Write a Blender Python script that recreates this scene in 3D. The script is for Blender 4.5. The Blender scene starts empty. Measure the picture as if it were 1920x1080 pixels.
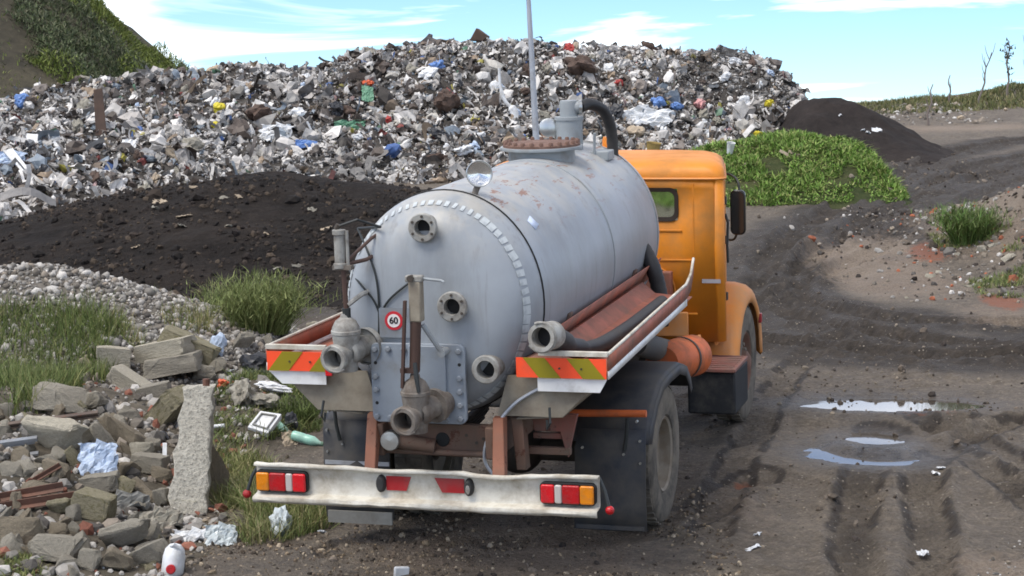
import bpy, bmesh, math, random
import numpy as np
from mathutils import Vector, Matrix, Euler

random.seed(7)
RNG = np.random.default_rng(11)
S = bpy.context.scene
COL = S.collection

# ------------------------------------------------------------------ camera
FPX = 3963.0                      # focal length in pixels of a 1920 wide frame
PITCH = math.atan(325 / FPX)
CAM = np.array([0.0, 0.0, 5.0])
cd = bpy.data.cameras.new('camera')
cd.sensor_width = 36.0
cd.lens = FPX / 1920 * 36
cd.clip_start = 0.1
cd.clip_end = 8000
cam = bpy.data.objects.new('camera', cd)
cam.location = CAM
cam.rotation_euler = (math.pi / 2 - PITCH, 0, 0)
COL.objects.link(cam)
S.camera = cam

# ------------------------------------------------------------------ world and sun
SUN_EL = math.radians(58)
SUN_AZ = math.radians(232)        # clockwise from +Y: behind the camera, to the left
w = bpy.data.worlds.new('World')
S.world = w
w.use_nodes = True
nt = w.node_tree
nt.nodes.clear()
out = nt.nodes.new('ShaderNodeOutputWorld')
bg = nt.nodes.new('ShaderNodeBackground')
sky = nt.nodes.new('ShaderNodeTexSky')
sky.sky_type = 'NISHITA'
sky.sun_disc = False
sky.sun_elevation = SUN_EL
sky.sun_rotation = SUN_AZ
sky.air_density = 0.6
sky.dust_density = 0.0
sky.ozone_density = 2.0
tc = nt.nodes.new('ShaderNodeTexCoord')
mp = nt.nodes.new('ShaderNodeMapping')
mp.inputs['Scale'].default_value = (5.0, 5.0, 40.0)
mp.inputs['Location'].default_value = (3.1, 0.4, 2.95)
no = nt.nodes.new('ShaderNodeTexNoise')
no.inputs['Scale'].default_value = 1.0
no.inputs['Detail'].default_value = 6
no.inputs['Roughness'].default_value = 0.55
no.inputs['Distortion'].default_value = 0.6
rp = nt.nodes.new('ShaderNodeValToRGB')
rp.color_ramp.elements[0].position = 0.46
rp.color_ramp.elements[0].color = (0, 0, 0, 1)
rp.color_ramp.elements[1].position = 0.73
rp.color_ramp.elements[1].color = (1, 1, 1, 1)
tint = nt.nodes.new('ShaderNodeMix')
tint.data_type = 'RGBA'
tint.blend_type = 'MULTIPLY'
tint.inputs['Factor'].default_value = 1.0
tint.inputs['B'].default_value = (0.53, 0.66, 0.78, 1)
mx = nt.nodes.new('ShaderNodeMix')
mx.data_type = 'RGBA'
mx.inputs['B'].default_value = (16.0, 15.4, 14.5, 1)
L = nt.links.new
L(tc.outputs['Generated'], mp.inputs['Vector'])
L(mp.outputs['Vector'], no.inputs['Vector'])
L(no.outputs['Fac'], rp.inputs['Fac'])
L(sky.outputs['Color'], tint.inputs['A'])
L(rp.outputs['Color'], mx.inputs['Factor'])
L(tint.outputs['Result'], mx.inputs['A'])
L(mx.outputs['Result'], bg.inputs['Color'])
L(bg.outputs['Background'], out.inputs['Surface'])
bg.inputs['Strength'].default_value = 0.1

sd = bpy.data.lights.new('sun', 'SUN')
sd.energy = 1.5
sd.angle = math.radians(32)
sd.color = (1.0, 0.94, 0.85)
sun = bpy.data.objects.new('sun', sd)
COL.objects.link(sun)
sdir = Vector((math.sin(SUN_AZ) * math.cos(SUN_EL), math.cos(SUN_AZ) * math.cos(SUN_EL), math.sin(SUN_EL)))
sun.rotation_euler = sdir.to_track_quat('Z', 'Y').to_euler()
sun.location = (-20, -20, 40)

S.view_settings.view_transform = 'Standard'
S.view_settings.look = 'None'
S.view_settings.gamma = 1.0
S.view_settings.exposure = 1.18
S.view_settings.use_curve_mapping = False
S.cycles.max_bounces = 6
S.cycles.filter_width = 1.7

# ------------------------------------------------------------------ pixels to places
FW = np.array([0, math.cos(PITCH), -math.sin(PITCH)])
UP = np.array([0, math.sin(PITCH), math.cos(PITCH)])
RT = np.array([1.0, 0, 0])


def ray(px, py):
    return FW + RT * (px - 960) / FPX - UP * (py - 540) / FPX


def at(px, py, y):
    """point on the ray of a pixel at distance y in front of the camera"""
    d = ray(px, py)
    return CAM + d * (y / d[1])


# truck placement: found by fitting its tank rings, wheels, bumper and cab to the picture
def basis(yaw, pitch, roll):
    cy, sy, cp, sp = math.cos(yaw), math.sin(yaw), math.cos(pitch), math.sin(pitch)
    f = np.array([sy * cp, cy * cp, -sp])
    r = np.array([cy, -sy, 0.0])
    u = np.cross(r, f)
    cr, sr = math.cos(roll), math.sin(roll)
    return np.stack([r * cr + u * sr, u * cr - r * sr, f])


TB = basis(-.289, .1547, -.0304)
TC = np.array([4.4915, -15.202, 4.2464])
TM = np.stack([RT, UP, FW]).T @ TB          # truck axes -> world
TP0 = CAM - TM @ TC
TRUCK = Matrix([list(TM[i]) + [TP0[i]] for i in range(3)] + [[0, 0, 0, 1]])
PN = TM @ np.array([0, 0, 1.0])             # normal of the ground the truck stands on


def t2w(p):
    return TM @ np.array(p, float) + TP0


# ------------------------------------------------------------------ numpy noise
def _hash(ix, iy, seed):
    h = (ix.astype(np.int64) * 374761393 + iy.astype(np.int64) * 668265263 + seed * 974711) & 0x7fffffff
    h = ((h ^ (h >> 13)) * 1274126177) & 0x7fffffff
    return ((h ^ (h >> 16)) & 0xffff) / 65535.0


def vnoise(x, y, seed=0):
    x = np.asarray(x, float)
    y = np.asarray(y, float)
    ix, iy = np.floor(x), np.floor(y)
    fx, fy = x - ix, y - iy
    fx, fy = fx * fx * (3 - 2 * fx), fy * fy * (3 - 2 * fy)
    a = _hash(ix, iy, seed)
    b = _hash(ix + 1, iy, seed)
    c = _hash(ix, iy + 1, seed)
    d = _hash(ix + 1, iy + 1, seed)
    return (a * (1 - fx) + b * fx) * (1 - fy) + (c * (1 - fx) + d * fx) * fy


def fbm(x, y, octv=4, seed=0, gain=.5):
    s, a, t = 0, 1.0, 0
    for o in range(octv):
        s = s + a * vnoise(x * 2 ** o + 17.3 * o, y * 2 ** o - 9.1 * o, seed + o)
        t += a
        a *= gain
    return s / t - .5


def sst(a, b, v):
    t = np.clip((v - a) / (b - a), 0, 1)
    return t * t * (3 - 2 * t)


# ------------------------------------------------------------------ terrain heights
def smin_clip(v, lo, hi, k):
    """identity between lo and hi, easing to a stop k beyond either"""
    o = np.where(v > hi, hi + k * np.tanh((v - hi) / k), v)
    return np.where(o < lo, lo + k * np.tanh((o - lo) / k), o)


def base_plane(x, y):
    xe = smin_clip(x, -14., 12., 8.)
    ye = smin_clip(y, 4., 52., 6.)
    z = TP0[2] - (PN[0] * (xe - TP0[0]) + PN[1] * (ye - TP0[1])) / PN[2]
    far = sst(75, 260, np.hypot(x * .9, y))
    return z * (1 - far) + far * -4.0


def on_plane(px, py):
    d = ray(px, py)
    t = ((TP0 - CAM) @ PN) / (d @ PN)
    return CAM + d * t


def dist_poly(x, y, pts):
    """distance to a polyline and the arc length at the foot"""
    best = np.full(np.shape(x), 1e9)
    arc = np.zeros(np.shape(x))
    acc = 0
    for a, b in zip(pts[:-1], pts[1:]):
        dx, dy = b[0] - a[0], b[1] - a[1]
        l2 = dx * dx + dy * dy
        t = np.clip(((x - a[0]) * dx + (y - a[1]) * dy) / l2, 0, 1)
        d = np.hypot(x - a[0] - t * dx, y - a[1] - t * dy)
        m = d < best
        best = np.where(m, d, best)
        arc = np.where(m, acc + t * math.sqrt(l2), arc)
        acc += math.sqrt(l2)
    return best, arc


def spline(pts, n=8):
    """Catmull-Rom through the points"""
    p = [np.array(q, float) for q in pts]
    p = [2 * p[0] - p[1]] + p + [2 * p[-1] - p[-2]]
    o = []
    for i in range(1, len(p) - 2):
        for k in range(n):
            t = k / n
            o.append(.5 * ((2 * p[i]) + (-p[i - 1] + p[i + 1]) * t + (2 * p[i - 1] - 5 * p[i] + 4 * p[i + 1] - p[i + 2]) * t * t
                           + (-p[i - 1] + 3 * p[i] - 3 * p[i + 1] + p[i + 2]) * t ** 3))
    o.append(p[-2])
    return o


def gp(*px):
    return spline([on_plane(a, b)[:2] for a, b in px], 6)


RUTS = [  # polyline on the ground, half width, depth, lug pitch
    (gp((1960, 258), (1800, 282), (1650, 345), (1520, 420), (1440, 490), (1445, 560), (1550, 612), (1720, 642), (1960, 655)), .22, .055, .16),
    (gp((1960, 285), (1820, 312), (1690, 375), (1560, 455), (1490, 520), (1500, 560), (1590, 585), (1740, 604), (1960, 612)), .22, .05, .16),
    (gp((1960, 330), (1840, 365), (1700, 440), (1560, 510), (1400, 560), (1300, 640)), .2, .04, .16),
    (gp((1960, 300), (1780, 350), (1600, 440), (1440, 520), (1330, 600)), .2, .04, .16),
    (gp((1960, 672), (1700, 668), (1500, 650), (1380, 640)), .2, .05, .14),
    (gp((1610, 1110), (1600, 1000), (1620, 900), (1680, 830), (1800, 790)), .16, .045, .11),
    (gp((1740, 1110), (1745, 1000), (1730, 910), (1765, 850), (1880, 800), (1960, 790)), .16, .05, .11),
    (gp((1960, 960), (1860, 890), (1760, 840), (1640, 800)), .15, .04, .11),
    (gp((1960, 900), (1880, 850), (1800, 815), (1700, 780)), .13, .03, .11),
    (gp((1330, 1000), (1370, 900), (1420, 800), (1480, 700), (1560, 640)), .16, .025, .13),
    (gp((640, 1040), (800, 1010), (1000, 1020), (1240, 990), (1420, 900)), .2, .02, .13),
]
PUDDLES = []
for (pts, dz) in (([(1545, 757), (1620, 752), (1720, 755), (1815, 757), (1730, 765), (1620, 762)], .0),
                  ([(1535, 862), (1590, 845), (1650, 838), (1718, 845), (1660, 858), (1580, 866)], .0),
                  ([(1592, 818), (1640, 812), (1678, 822), (1640, 830)], .0)):
    P = np.array([on_plane(*p) for p in pts])
    c = P.mean(0)
    PUDDLES.append((c[0], c[1], (P[:, 0].max() - P[:, 0].min()) / 2, (P[:, 1].max() - P[:, 1].min()) / 2 * 1.35, c[2] - .01))


def ground_lo(x, y):
    x = np.asarray(x, float)
    y = np.asarray(y, float)
    z = base_plane(x, y)
    near = 1 - sst(40, 70, np.hypot(x, y))
    z = z + near * (.10 * fbm(x * .35, y * .35, 3, 1) + .05 * fbm(x * 1.7, y * 1.7, 3, 5) + .035 * fbm(x * 6, y * 6, 3, 9))
    # right-hand verge and the far ridge
    b = at(1905, 480, 29.5)
    z = z + .75 * np.exp(-(((x - b[0] - .5) / .8) ** 2 + ((y - b[1]) / 2.6) ** 2))
    b2 = at(1810, 450, 31)
    z = z + .22 * np.exp(-(((x - b2[0]) / 1.1) ** 2 + ((y - b2[1]) / 2.2) ** 2))
    rx = x / np.maximum(y, 1) * FPX + 960
    ridge = np.interp(rx, [1400, 1560, 1640, 1700, 1790, 1850, 1890, 1960, 2200, 2600], [0, .0, .05, .12, .16, .32, .55, .45, .4, .2])
    z = z + ridge * np.exp(-((y - 61) / 3.6) ** 2) * (1 + .5 * fbm(x * .8, y * .8, 3, 21))
    return z


def ground_h(x, y):
    x = np.asarray(x, float)
    y = np.asarray(y, float)
    z = ground_lo(x, y)
    # wheel ruts
    for pts, hw, dp, lug in RUTS:
        d, s = dist_poly(x, y, pts)
        d = d + .05 * fbm(x * 5, y * 5, 2, 44)
        g = np.exp(-(np.abs(d) / hw) ** 8)
        wob = .6 + .8 * vnoise(s * .9, s * 0 + 3, 4)
        cut = -dp * g * wob + .8 * dp * np.exp(-((d - hw * 1.35) / (.35 * hw)) ** 2) * wob * (.5 + vnoise(x * 4, y * 4, 18))
        cut = cut + .45 * dp * g * np.tanh(3 * np.sin(2 * math.pi * (s + .5 * d) / lug)) * (.4 + vnoise(x * 2, y * 2, 8))
        z = z + cut
    clod = np.clip(fbm(x * 4.5, y * 4.5, 4, 101, .62) - .02, 0, 1) * np.clip(vnoise(x * .7, y * .7, 103) * 2 - .5, 0, 1)
    z = z + .16 * clod
    for cx, cy, rx_, ry_, lv in PUDDLES:
        q = np.sqrt(((x - cx) / (rx_ * 1.15)) ** 2 + ((y - cy) / (ry_ * 1.5)) ** 2)
        k = 1 - sst(1.15, 2.6, q)
        z = z * (1 - k) + (lv - .013 + .015 * q ** 4 / (1 + .3 * q ** 3) + .032 * fbm(x * 3.5, y * 6, 4, 31, .6)) * k
    h = on_plane(1400, 906)
    z = z - .07 * np.exp(-(((x - h[0]) / .18) ** 2 + ((y - h[1]) / .12) ** 4))
    return z


# heaps: each gives an absolute height; where it dips under the ground it is not seen
GX0, GY0 = -5.15, 23.0


def gravel_h(x, y):
    a = np.where(x > GX0, np.hypot((x - GX0) / 3.1, (y - GY0) / 2.7), np.hypot((x - GX0) / 9, (y - GY0) / 2.7))
    h = 1.13 * (1 - np.sqrt(a * a + .012) * 1.0) + .1
    return ground_lo(x, y) - .05 + h + .08 * fbm(x * 1.1, y * 1.1, 3, 41)


SOILX = [at(p, 400, 32)[0] for p in (-500, 0, 240, 400, 560, 700, 800, 900, 1050, 1200)]
SOILH = [at(0, p, 32)[2] for p in (430, 412, 352, 322, 314, 330, 345, 365, 430, 520)]


def soil_h(x, y):
    top = np.interp(x, SOILX, SOILH)
    g = ground_lo(x, y)
    u = (y - 32.0)
    k = np.where(u < 0, 1 - sst(0, 1, -u / 7.0) ** .9, 1 - sst(0, 1, u / 3.5))
    return g - .08 + np.maximum(top - base_plane(x, y * 0 + 32), -.3) * k + .22 * fbm(x * .8, y * .8, 4, 51) * np.clip(k * 2, 0, 1) + .07 * fbm(x * 4, y * 4, 3, 52)


TOEX = [at(p, 400, 38)[0] for p in (-600, 0, 200, 420, 900, 1300, 1500)]
TOEY = [33.0, 35.0, 37.5, 39.5, 40.5, 42.5, 44.0]
CRPX = [-600, -60, 0, 60, 160, 300, 380, 480, 560, 600, 660, 760, 880, 1000, 1100, 1200, 1300, 1400, 1450, 1490, 1520, 1560]
CRPY = [262, 240, 226, 190, 164, 150, 138, 128, 137, 131, 108, 90, 82, 84, 92, 96, 108, 106, 128, 172, 250, 330]
RUBX = [at(p, 200, 48)[0] for p in CRPX]
RUBZ = [at(960, p, 48)[2] for p in CRPY]


def rubbish_h(x, y):
    toe = np.interp(x, TOEX, TOEY)
    top = np.interp(x, RUBX, RUBZ)
    g = base_plane(x, y)
    s = np.clip((y - toe) / (47.5 - toe), 0, 1)
    prof = .55 * s + .45 * sst(0, 1, s) + .10 * np.sin(s * 9.5) * (1 - s) * s * 2
    back = 1 - sst(55, 66, y)
    z = g - .2 + (top - g + .2) * prof * back
    z = z + (.62 * fbm(x * .5, y * .5, 3, 61) + .42 * fbm(x * 1.5, y * 1.5, 3, 63)) * np.clip(s * 3, .25, 1) * (1 - .45 * sst(.8, 1, s))
    return z


GRX = [at(p, 300, 38)[0] for p in (1180, 1280, 1340, 1420, 1500, 1580, 1640, 1680)]
GRZ = [at(0, p, 38.5)[2] for p in (305, 294, 280, 268, 259, 264, 294, 335)]


def green_h(x, y):
    top = np.interp(x, GRX, GRZ)
    g = ground_lo(x, y)
    u = y - 38.5
    k = np.where(u < 0, 1 - sst(0, 1, -u / 3.6), 1 - sst(0, 1, u / 5.0))
    side = sst(GRX[0] - .5, GRX[1], x) * (1 - sst(GRX[6], GRX[7] + .3, x))
    return g - .12 + (np.maximum(top - g, 0) + .12) * k * side + .16 * fbm(x * 1.3, y * 1.3, 3, 71) * k * side


DKX = [at(p, 300, 45)[0] for p in (1468, 1502, 1530, 1590, 1640, 1700, 1745, 1800)]
DKZ = [at(0, p, 45)[2] for p in (218, 190, 186, 194, 208, 240, 270, 302)]


def dark_h(x, y):
    top = np.interp(x, DKX, DKZ)
    g = ground_lo(x, y)
    u = y - 45.0
    k = np.where(u < 0, 1 - sst(0, 1, -u / 3.4) ** .8, 1 - sst(0, 1, u / 3.5))
    side = sst(DKX[0] - .9, DKX[0] + .3, x)
    return g - .1 + (top - g + .1) * k * side + .40 * fbm(x * 1.3, y * 1.3, 4, 81, .6) * k


HILX = [at(p, 100, 70)[0] for p in (-1500, -300, 0, 100, 180, 240, 290, 320, 380, 600)]
HILZ = [at(0, p, 70)[2] for p in (-330, -230, -95, -45, 5, 65, 112, 140, 190, 330)]


def hill_h(x, y):
    top = np.interp(x, HILX, HILZ)
    g = base_plane(x, y)
    k = sst(54, 70.5, y) * (1 - .9 * sst(70.5, 100, y))
    return g - .3 + np.maximum(top - g, 0) * k + (.9 * fbm(x * .25, y * .25, 4, 91) + .25 * fbm(x * 1.2, y * 1.2, 3, 92)) * k


def bank_h(x, y):
    h = .62 * np.exp(-(((x + 5.0) / 2.0) ** 4 + ((y - 18.7) / 2.5) ** 2)) + .22 * np.exp(-(((x + 4.0) / 1.6) ** 2 + ((y - 15.4) / 1.5) ** 2))
    h = h + .24 * np.exp(-(((x + 2.55) / .55) ** 2 + ((y - 20.0) / 1.5) ** 2))
    return ground_lo(x, y) - .06 + h + (.18 * fbm(x * 1.6, y * 1.6, 4, 95) + .05 * fbm(x * 6, y * 6, 3, 96)) * np.clip(h * 4, 0, 1)


HEAPS = [gravel_h, soil_h, rubbish_h, green_h, dark_h, hill_h, bank_h]


def top_h(x, y):
    z = ground_lo(x, y)
    for f in HEAPS:
        z = np.maximum(z, f(x, y))
    return z


_T = np.concatenate([np.arange(13, 60, .03), np.arange(60, 95, .1)])


def hit(px, py, fn=top_h):
    """where the ray of a pixel meets the terrain"""
    d = ray(px, py)
    P = CAM[None, :] + d[None, :] * (_T / d[1])[:, None]
    h = fn(P[:, 0], P[:, 1])
    below = np.nonzero(P[:, 2] <= h)[0]
    i = below[0] if len(below) else len(_T) - 1
    return np.array([P[i, 0], P[i, 1], h[i]])


# ------------------------------------------------------------------ materials
def srgb(r, g, b):
    def c(v):
        v /= 255
        return v / 12.92 if v <= .04045 else ((v + .055) / 1.055) ** 2.4
    return (c(r), c(g), c(b))


class NT:
    def __init__(self, name):
        self.m = bpy.data.materials.new(name)
        self.m.use_nodes = True
        self.t = self.m.node_tree
        self.b = self.t.nodes['Principled BSDF']
        self.co = self.t.nodes.new('ShaderNodeTexCoord')

    def n(self, kind, **kw):
        x = self.t.nodes.new(kind)
        for k, v in kw.items():
            if k in x.inputs:
                x.inputs[k].default_value = v
            else:
                setattr(x, k, v)
        return x

    def l(self, a, b):
        self.t.links.new(a, b)

    def noise(self, scale, detail=4, rough=.55, vec=None, stretch=None, dist=0.0):
        x = self.n('ShaderNodeTexNoise', Scale=scale, Detail=detail, Roughness=rough, Distortion=dist)
        src = vec or self.co.outputs['Object']
        if stretch:
            mpn = self.n('ShaderNodeMapping')
            mpn.inputs['Scale'].default_value = stretch
            self.l(src, mpn.inputs['Vector'])
            src = mpn.outputs['Vector']
        self.l(src, x.inputs['Vector'])
        return x.outputs['Fac']

    def ramp(self, fac, *stops):
        x = self.n('ShaderNodeValToRGB')
        e = x.color_ramp.elements
        while len(e) < len(stops):
            e.new(.5)
        for i, (p, c) in enumerate(stops):
            e[i].position = p
            e[i].color = (c, c, c, 1) if isinstance(c, (int, float)) else tuple(c) + (1,)
        self.l(fac, x.inputs['Fac'])
        return x.outputs['Color']

    def mix(self, fac, a, b, mode='MIX'):
        x = self.n('ShaderNodeMix', data_type='RGBA', blend_type=mode)
        for k, v in (('Factor', fac), ('A', a), ('B', b)):
            if isinstance(v, (int, float)):
                x.inputs[k].default_value = v
            elif isinstance(v, tuple):
                x.inputs[k].default_value = v + (1,)
            else:
                self.l(v, x.inputs[k])
        return x.outputs['Result']

    def math(self, op, a, b):
        x = self.n('ShaderNodeMath', operation=op)
        for i, v in enumerate((a, b)):
            if isinstance(v, (int, float)):
                x.inputs[i].default_value = v
            else:
                self.l(v, x.inputs[i])
        return x.outputs[0]

    def bump(self, h, strength=.3, dist=.01):
        x = self.n('ShaderNodeBump', Strength=strength, Distance=dist)
        self.l(h, x.inputs['Height'])
        self.l(x.outputs['Normal'], self.b.inputs['Normal'])

    def set(self, **kw):
        for k, v in kw.items():
            i = self.b.inputs[k.replace('_', ' ')]
            if isinstance(v, (int, float)):
                i.default_value = v
            elif isinstance(v, tuple):
                i.default_value = v + (1,)
            else:
                self.l(v, i)
        return self.m


MAT = {}


def paint(name, c, rough=.5, metal=0., var=.12, scale=3., dirt=None, damt=.35, dscale=4., rust=None, ramt=.62, rscale=9., bump=.08, bscale=40., spec=.5, coord=None):
    """plain coated surface: slight colour drift, patches of dirt, chips of rust"""
    m = NT(name)
    v = m.noise(scale, 5)
    lo = tuple(x * (1 - var) for x in c)
    hi = tuple(min(1, x * (1 + var)) for x in c)
    col = m.ramp(v, (.3, lo), (.7, hi))
    ro = rough
    if dirt:
        dn = m.noise(dscale, 8, .65)
        df = m.ramp(dn, (.62 - damt * .5, 0.0), (.80 - damt * .3, 1.0))
        df = m.math('MULTIPLY', df, .85)
        col = m.mix(df, col, dirt)
        ro = m.math('ADD', m.math('MULTIPLY', df, .85 - rough), rough)
    if rust:
        rn = m.noise(rscale, 7, .7)
        rf = m.ramp(rn, (ramt, 0.0), (ramt + .04, 1.0))
        col = m.mix(rf, col, rust)
    m.bump(m.noise(bscale, 4), bump, .01)
    MAT[name] = m.set(Base_Color=col, Roughness=ro, Metallic=metal, Specular_IOR_Level=spec)
    return MAT[name]


RUST = srgb(112, 62, 42)
MUD = srgb(104, 95, 84)
paint('white_paint', srgb(210, 206, 194), .55, dirt=srgb(146, 134, 114), damt=.42, dscale=6, rust=srgb(95, 66, 48), ramt=.68, rscale=14)
paint('white_plate', srgb(228, 228, 226), .45, dirt=srgb(165, 158, 148), damt=.2)
paint('grey_paint', srgb(146, 152, 155), .5, dirt=srgb(128, 122, 114), damt=.25, rust=RUST, ramt=.72)
paint('plate_paint', srgb(130, 138, 147), .5, dirt=srgb(118, 115, 110), damt=.25, rust=RUST, ramt=.74)
paint('cast_grey', srgb(158, 157, 151), .55, dirt=srgb(98, 90, 82), damt=.45, dscale=9, rust=RUST, ramt=.7, bump=.2)
paint('cast_dirty', srgb(128, 122, 114), .6, dirt=srgb(84, 72, 62), damt=.6, dscale=9, rust=RUST, ramt=.66, bump=.25)
paint('orange_paint', srgb(212, 130, 30), .5, var=.09, dirt=srgb(168, 118, 62), damt=.30, dscale=2.2, rust=srgb(110, 60, 25), ramt=.76)
paint('orange_dusty', srgb(220, 138, 52), .5, var=.08, dirt=srgb(196, 150, 110), damt=.45, dscale=2.5)
paint('orange_primer', srgb(198, 98, 48), .55, var=.12, dirt=srgb(120, 84, 62), damt=.35, dscale=5)
paint('red_oxide', srgb(164, 92, 70), .6, var=.15, dirt=srgb(112, 92, 80), damt=.45, dscale=4, rust=srgb(90, 52, 40), ramt=.66)
paint('red_oxide_dull', srgb(122, 70, 58), .7, var=.2, dirt=srgb(96, 82, 72), damt=.55, dscale=6, rust=srgb(72, 44, 36), ramt=.6)
paint('chassis_brown', srgb(108, 80, 66), .75, var=.2, dirt=srgb(92, 78, 66), damt=.6, dscale=6, rust=srgb(84, 50, 36), ramt=.58)
paint('bracket_rust', srgb(128, 82, 62), .75, var=.2, dirt=srgb(120, 90, 74), damt=.4, rust=srgb(96, 56, 40), ramt=.6)
paint('rusty_lid', srgb(120, 94, 82), .8, var=.22, scale=8, dirt=srgb(98, 70, 58), damt=.5, dscale=12, bump=.3)
paint('beige_panel', srgb(150, 142, 126), .75, var=.1, dirt=srgb(110, 98, 84), damt=.5)
paint('black_rubber', srgb(40, 42, 45), .7, var=.2, dirt=srgb(86, 82, 76), damt=.3, dscale=3, spec=.3)
paint('guard_black', srgb(50, 53, 59), .6, var=.18, dirt=srgb(88, 84, 78), damt=.48, dscale=4, spec=.4)
paint('tyre', srgb(92, 88, 82), .9, var=.25, scale=5, dirt=srgb(128, 120, 108), damt=.5, dscale=5, bump=.3, spec=.2)
paint('rim', srgb(140, 134, 122), .75, var=.14, dirt=srgb(112, 98, 82), damt=.5)
paint('rim_red', srgb(116, 74, 60), .75, var=.14, dirt=srgb(104, 92, 78), damt=.55)
paint('dark_steel', srgb(56, 52, 48), .7, var=.25, dirt=srgb(82, 72, 62), damt=.5)
paint('gap_black', srgb(22, 22, 22), .7)
paint('rod_brown', srgb(86, 66, 58), .5, metal=.3, var=.2)
paint('cable_black', srgb(40, 44, 44), .55)
paint('steel_bright', srgb(190, 192, 190), .28, metal=.9, var=.06, dirt=srgb(120, 112, 100), damt=.2)
paint('galvanised', srgb(168, 172, 178), .45, metal=.25, var=.08, dirt=srgb(128, 124, 118), damt=.2)
paint('reflector_red', srgb(168, 40, 44), .3, var=.06, dirt=srgb(140, 80, 74), damt=.25)
paint('lens_red', srgb(176, 20, 26), .22, var=.1, scale=20, dirt=srgb(120, 40, 38), damt=.25, dscale=14, bump=.3, bscale=120)
paint('lens_bright_red', srgb(206, 24, 34), .22, var=.08, scale=20, dirt=srgb(140, 40, 40), damt=.2, dscale=14, bump=.3, bscale=120)
paint('lens_amber', srgb(216, 128, 16), .22, var=.08, scale=20, dirt=srgb(160, 104, 40), damt=.25, dscale=14, bump=.3, bscale=120)
paint('lens_clear', srgb(186, 178, 172), .2, var=.05)
paint('chevron_orange', srgb(250, 84, 44), .4, var=.05, dirt=srgb(210, 90, 60), damt=.1)
paint('chevron_olive', srgb(140, 128, 22), .4, var=.05)
paint('sign_red', srgb(190, 38, 50), .4, var=.06)
paint('sign_white', srgb(226, 220, 216), .4, var=.04)
paint('sign_black', srgb(24, 24, 26), .4)
paint('tape_white', srgb(198, 204, 205), .4, var=.14, scale=14, dirt=srgb(150, 156, 160), damt=.5, dscale=12)
paint('tape_blue', srgb(198, 210, 232), .5, var=.03)
paint('mirror_back', srgb(34, 32, 30), .25, var=.1)
paint('seal_black', srgb(44, 34, 26), .6)
paint('strip_grey', srgb(168, 166, 172), .4)
paint('tread_plate', srgb(134, 84, 74), .6, var=.15, dirt=srgb(112, 92, 82), damt=.4)
paint('hose_black', srgb(34, 34, 36), .55, dirt=srgb(78, 74, 70), damt=.3)
paint('hose_grey', srgb(84, 84, 84), .7, dirt=srgb(110, 100, 90), damt=.4)

m = NT('glass_cab')
m.b.inputs['Transmission Weight'].default_value = 1.0
MAT['glass_cab'] = m.set(Base_Color=(.86, .92, .86), Roughness=.05, IOR=1.3)
m = NT('mirror_glass')
MAT['mirror_glass'] = m.set(Base_Color=(.10, .10, .10), Roughness=.06, Metallic=.7)
m = NT('lamp_glass')
MAT['lamp_glass'] = m.set(Base_Color=(.72, .72, .70), Roughness=.12, Metallic=.85)

# tank: weathered pale grey-blue paint, rust scratches on the walked-on top, dust streaks down the flank
m = NT('tank_paint')
cv = m.noise(1.6, 6)
col = m.ramp(cv, (.3, srgb(140, 145, 150)), (.7, srgb(157, 163, 169)))
stn = m.noise(3.0, 7, .65, stretch=(1, .5, .22))
col = m.mix(m.math('MULTIPLY', m.ramp(stn, (.46, 0.0), (.70, 1.0)), .55), col, srgb(116, 116, 112))
sep = m.n('ShaderNodeSeparateXYZ')
m.l(m.co.outputs['Object'], sep.inputs[0])
tp = m.ramp(m.math('SUBTRACT', sep.outputs['Z'], 1.7), (.55, 0.0), (.9, 1.0))
scr = m.noise(10.0, 6, .72, stretch=(1.3, .30, 1.0))
run = m.noise(9.0, 6, .62, stretch=(1.0, .8, .07))
col = m.mix(m.math('MULTIPLY', m.ramp(run, (.58, 0.0), (.70, 1.0)), .45), col, srgb(112, 106, 98))
yb_ = m.ramp(m.math('ADD', sep.outputs['Y'], 2.0), (.38, 0.0), (.42, 1.0))
ru = m.math('MULTIPLY', m.math('MULTIPLY', m.ramp(scr, (.58, 0.0), (.62, 1.0)), tp), yb_)
col = m.mix(m.math('MULTIPLY', tp, m.math('MULTIPLY', m.ramp(m.noise(5, 6, .6), (.42, 0.0), (.62, 1.0)), .55)), col, srgb(178, 172, 160))
col = m.mix(ru, col, srgb(134, 96, 78))
sc2 = m.ramp(m.noise(11.0, 5, .6, stretch=(1, 1.4, .5)), (.73, 0.0), (.75, 1.0))
col = m.mix(m.math('MULTIPLY', sc2, .6), col, srgb(120, 112, 108))
m.bump(m.noise(2.2, 3), .25, .03)
MAT['tank_paint'] = m.set(Base_Color=col, Roughness=.42)


def attr_mat(name, rough=.7, spec=.3, var=.25, vscale=9., bump=.3, bscale=30., sss=0., coord='Object'):
    """colour of each single piece comes from its own colour attribute"""
    m = NT(name)
    a = m.n('ShaderNodeAttribute', attribute_name='Col')
    v = m.ramp(m.noise(vscale, 4), (.25, 1 - var), (.75, 1 + var * .6))
    col = m.mix(1.0, a.outputs['Color'], v, 'MULTIPLY')
    if bump:
        m.bump(m.noise(bscale, 3), bump, .02)
    MAT[name] = m.set(Base_Color=col, Roughness=rough, Specular_IOR_Level=spec)
    if sss:
        m.b.inputs['Transmission Weight'].default_value = 0
    return MAT[name]


attr_mat('refuse_mix', .55, .4, .35, 6, .5, 14)
attr_mat('pebble_mix', .8, .3, .25, 14, .25, 40)
attr_mat('leaf_mix', .6, .3, .2, 3, 0)
attr_mat('stone_mix', .85, .25, .35, 7, .7, 16)

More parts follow.
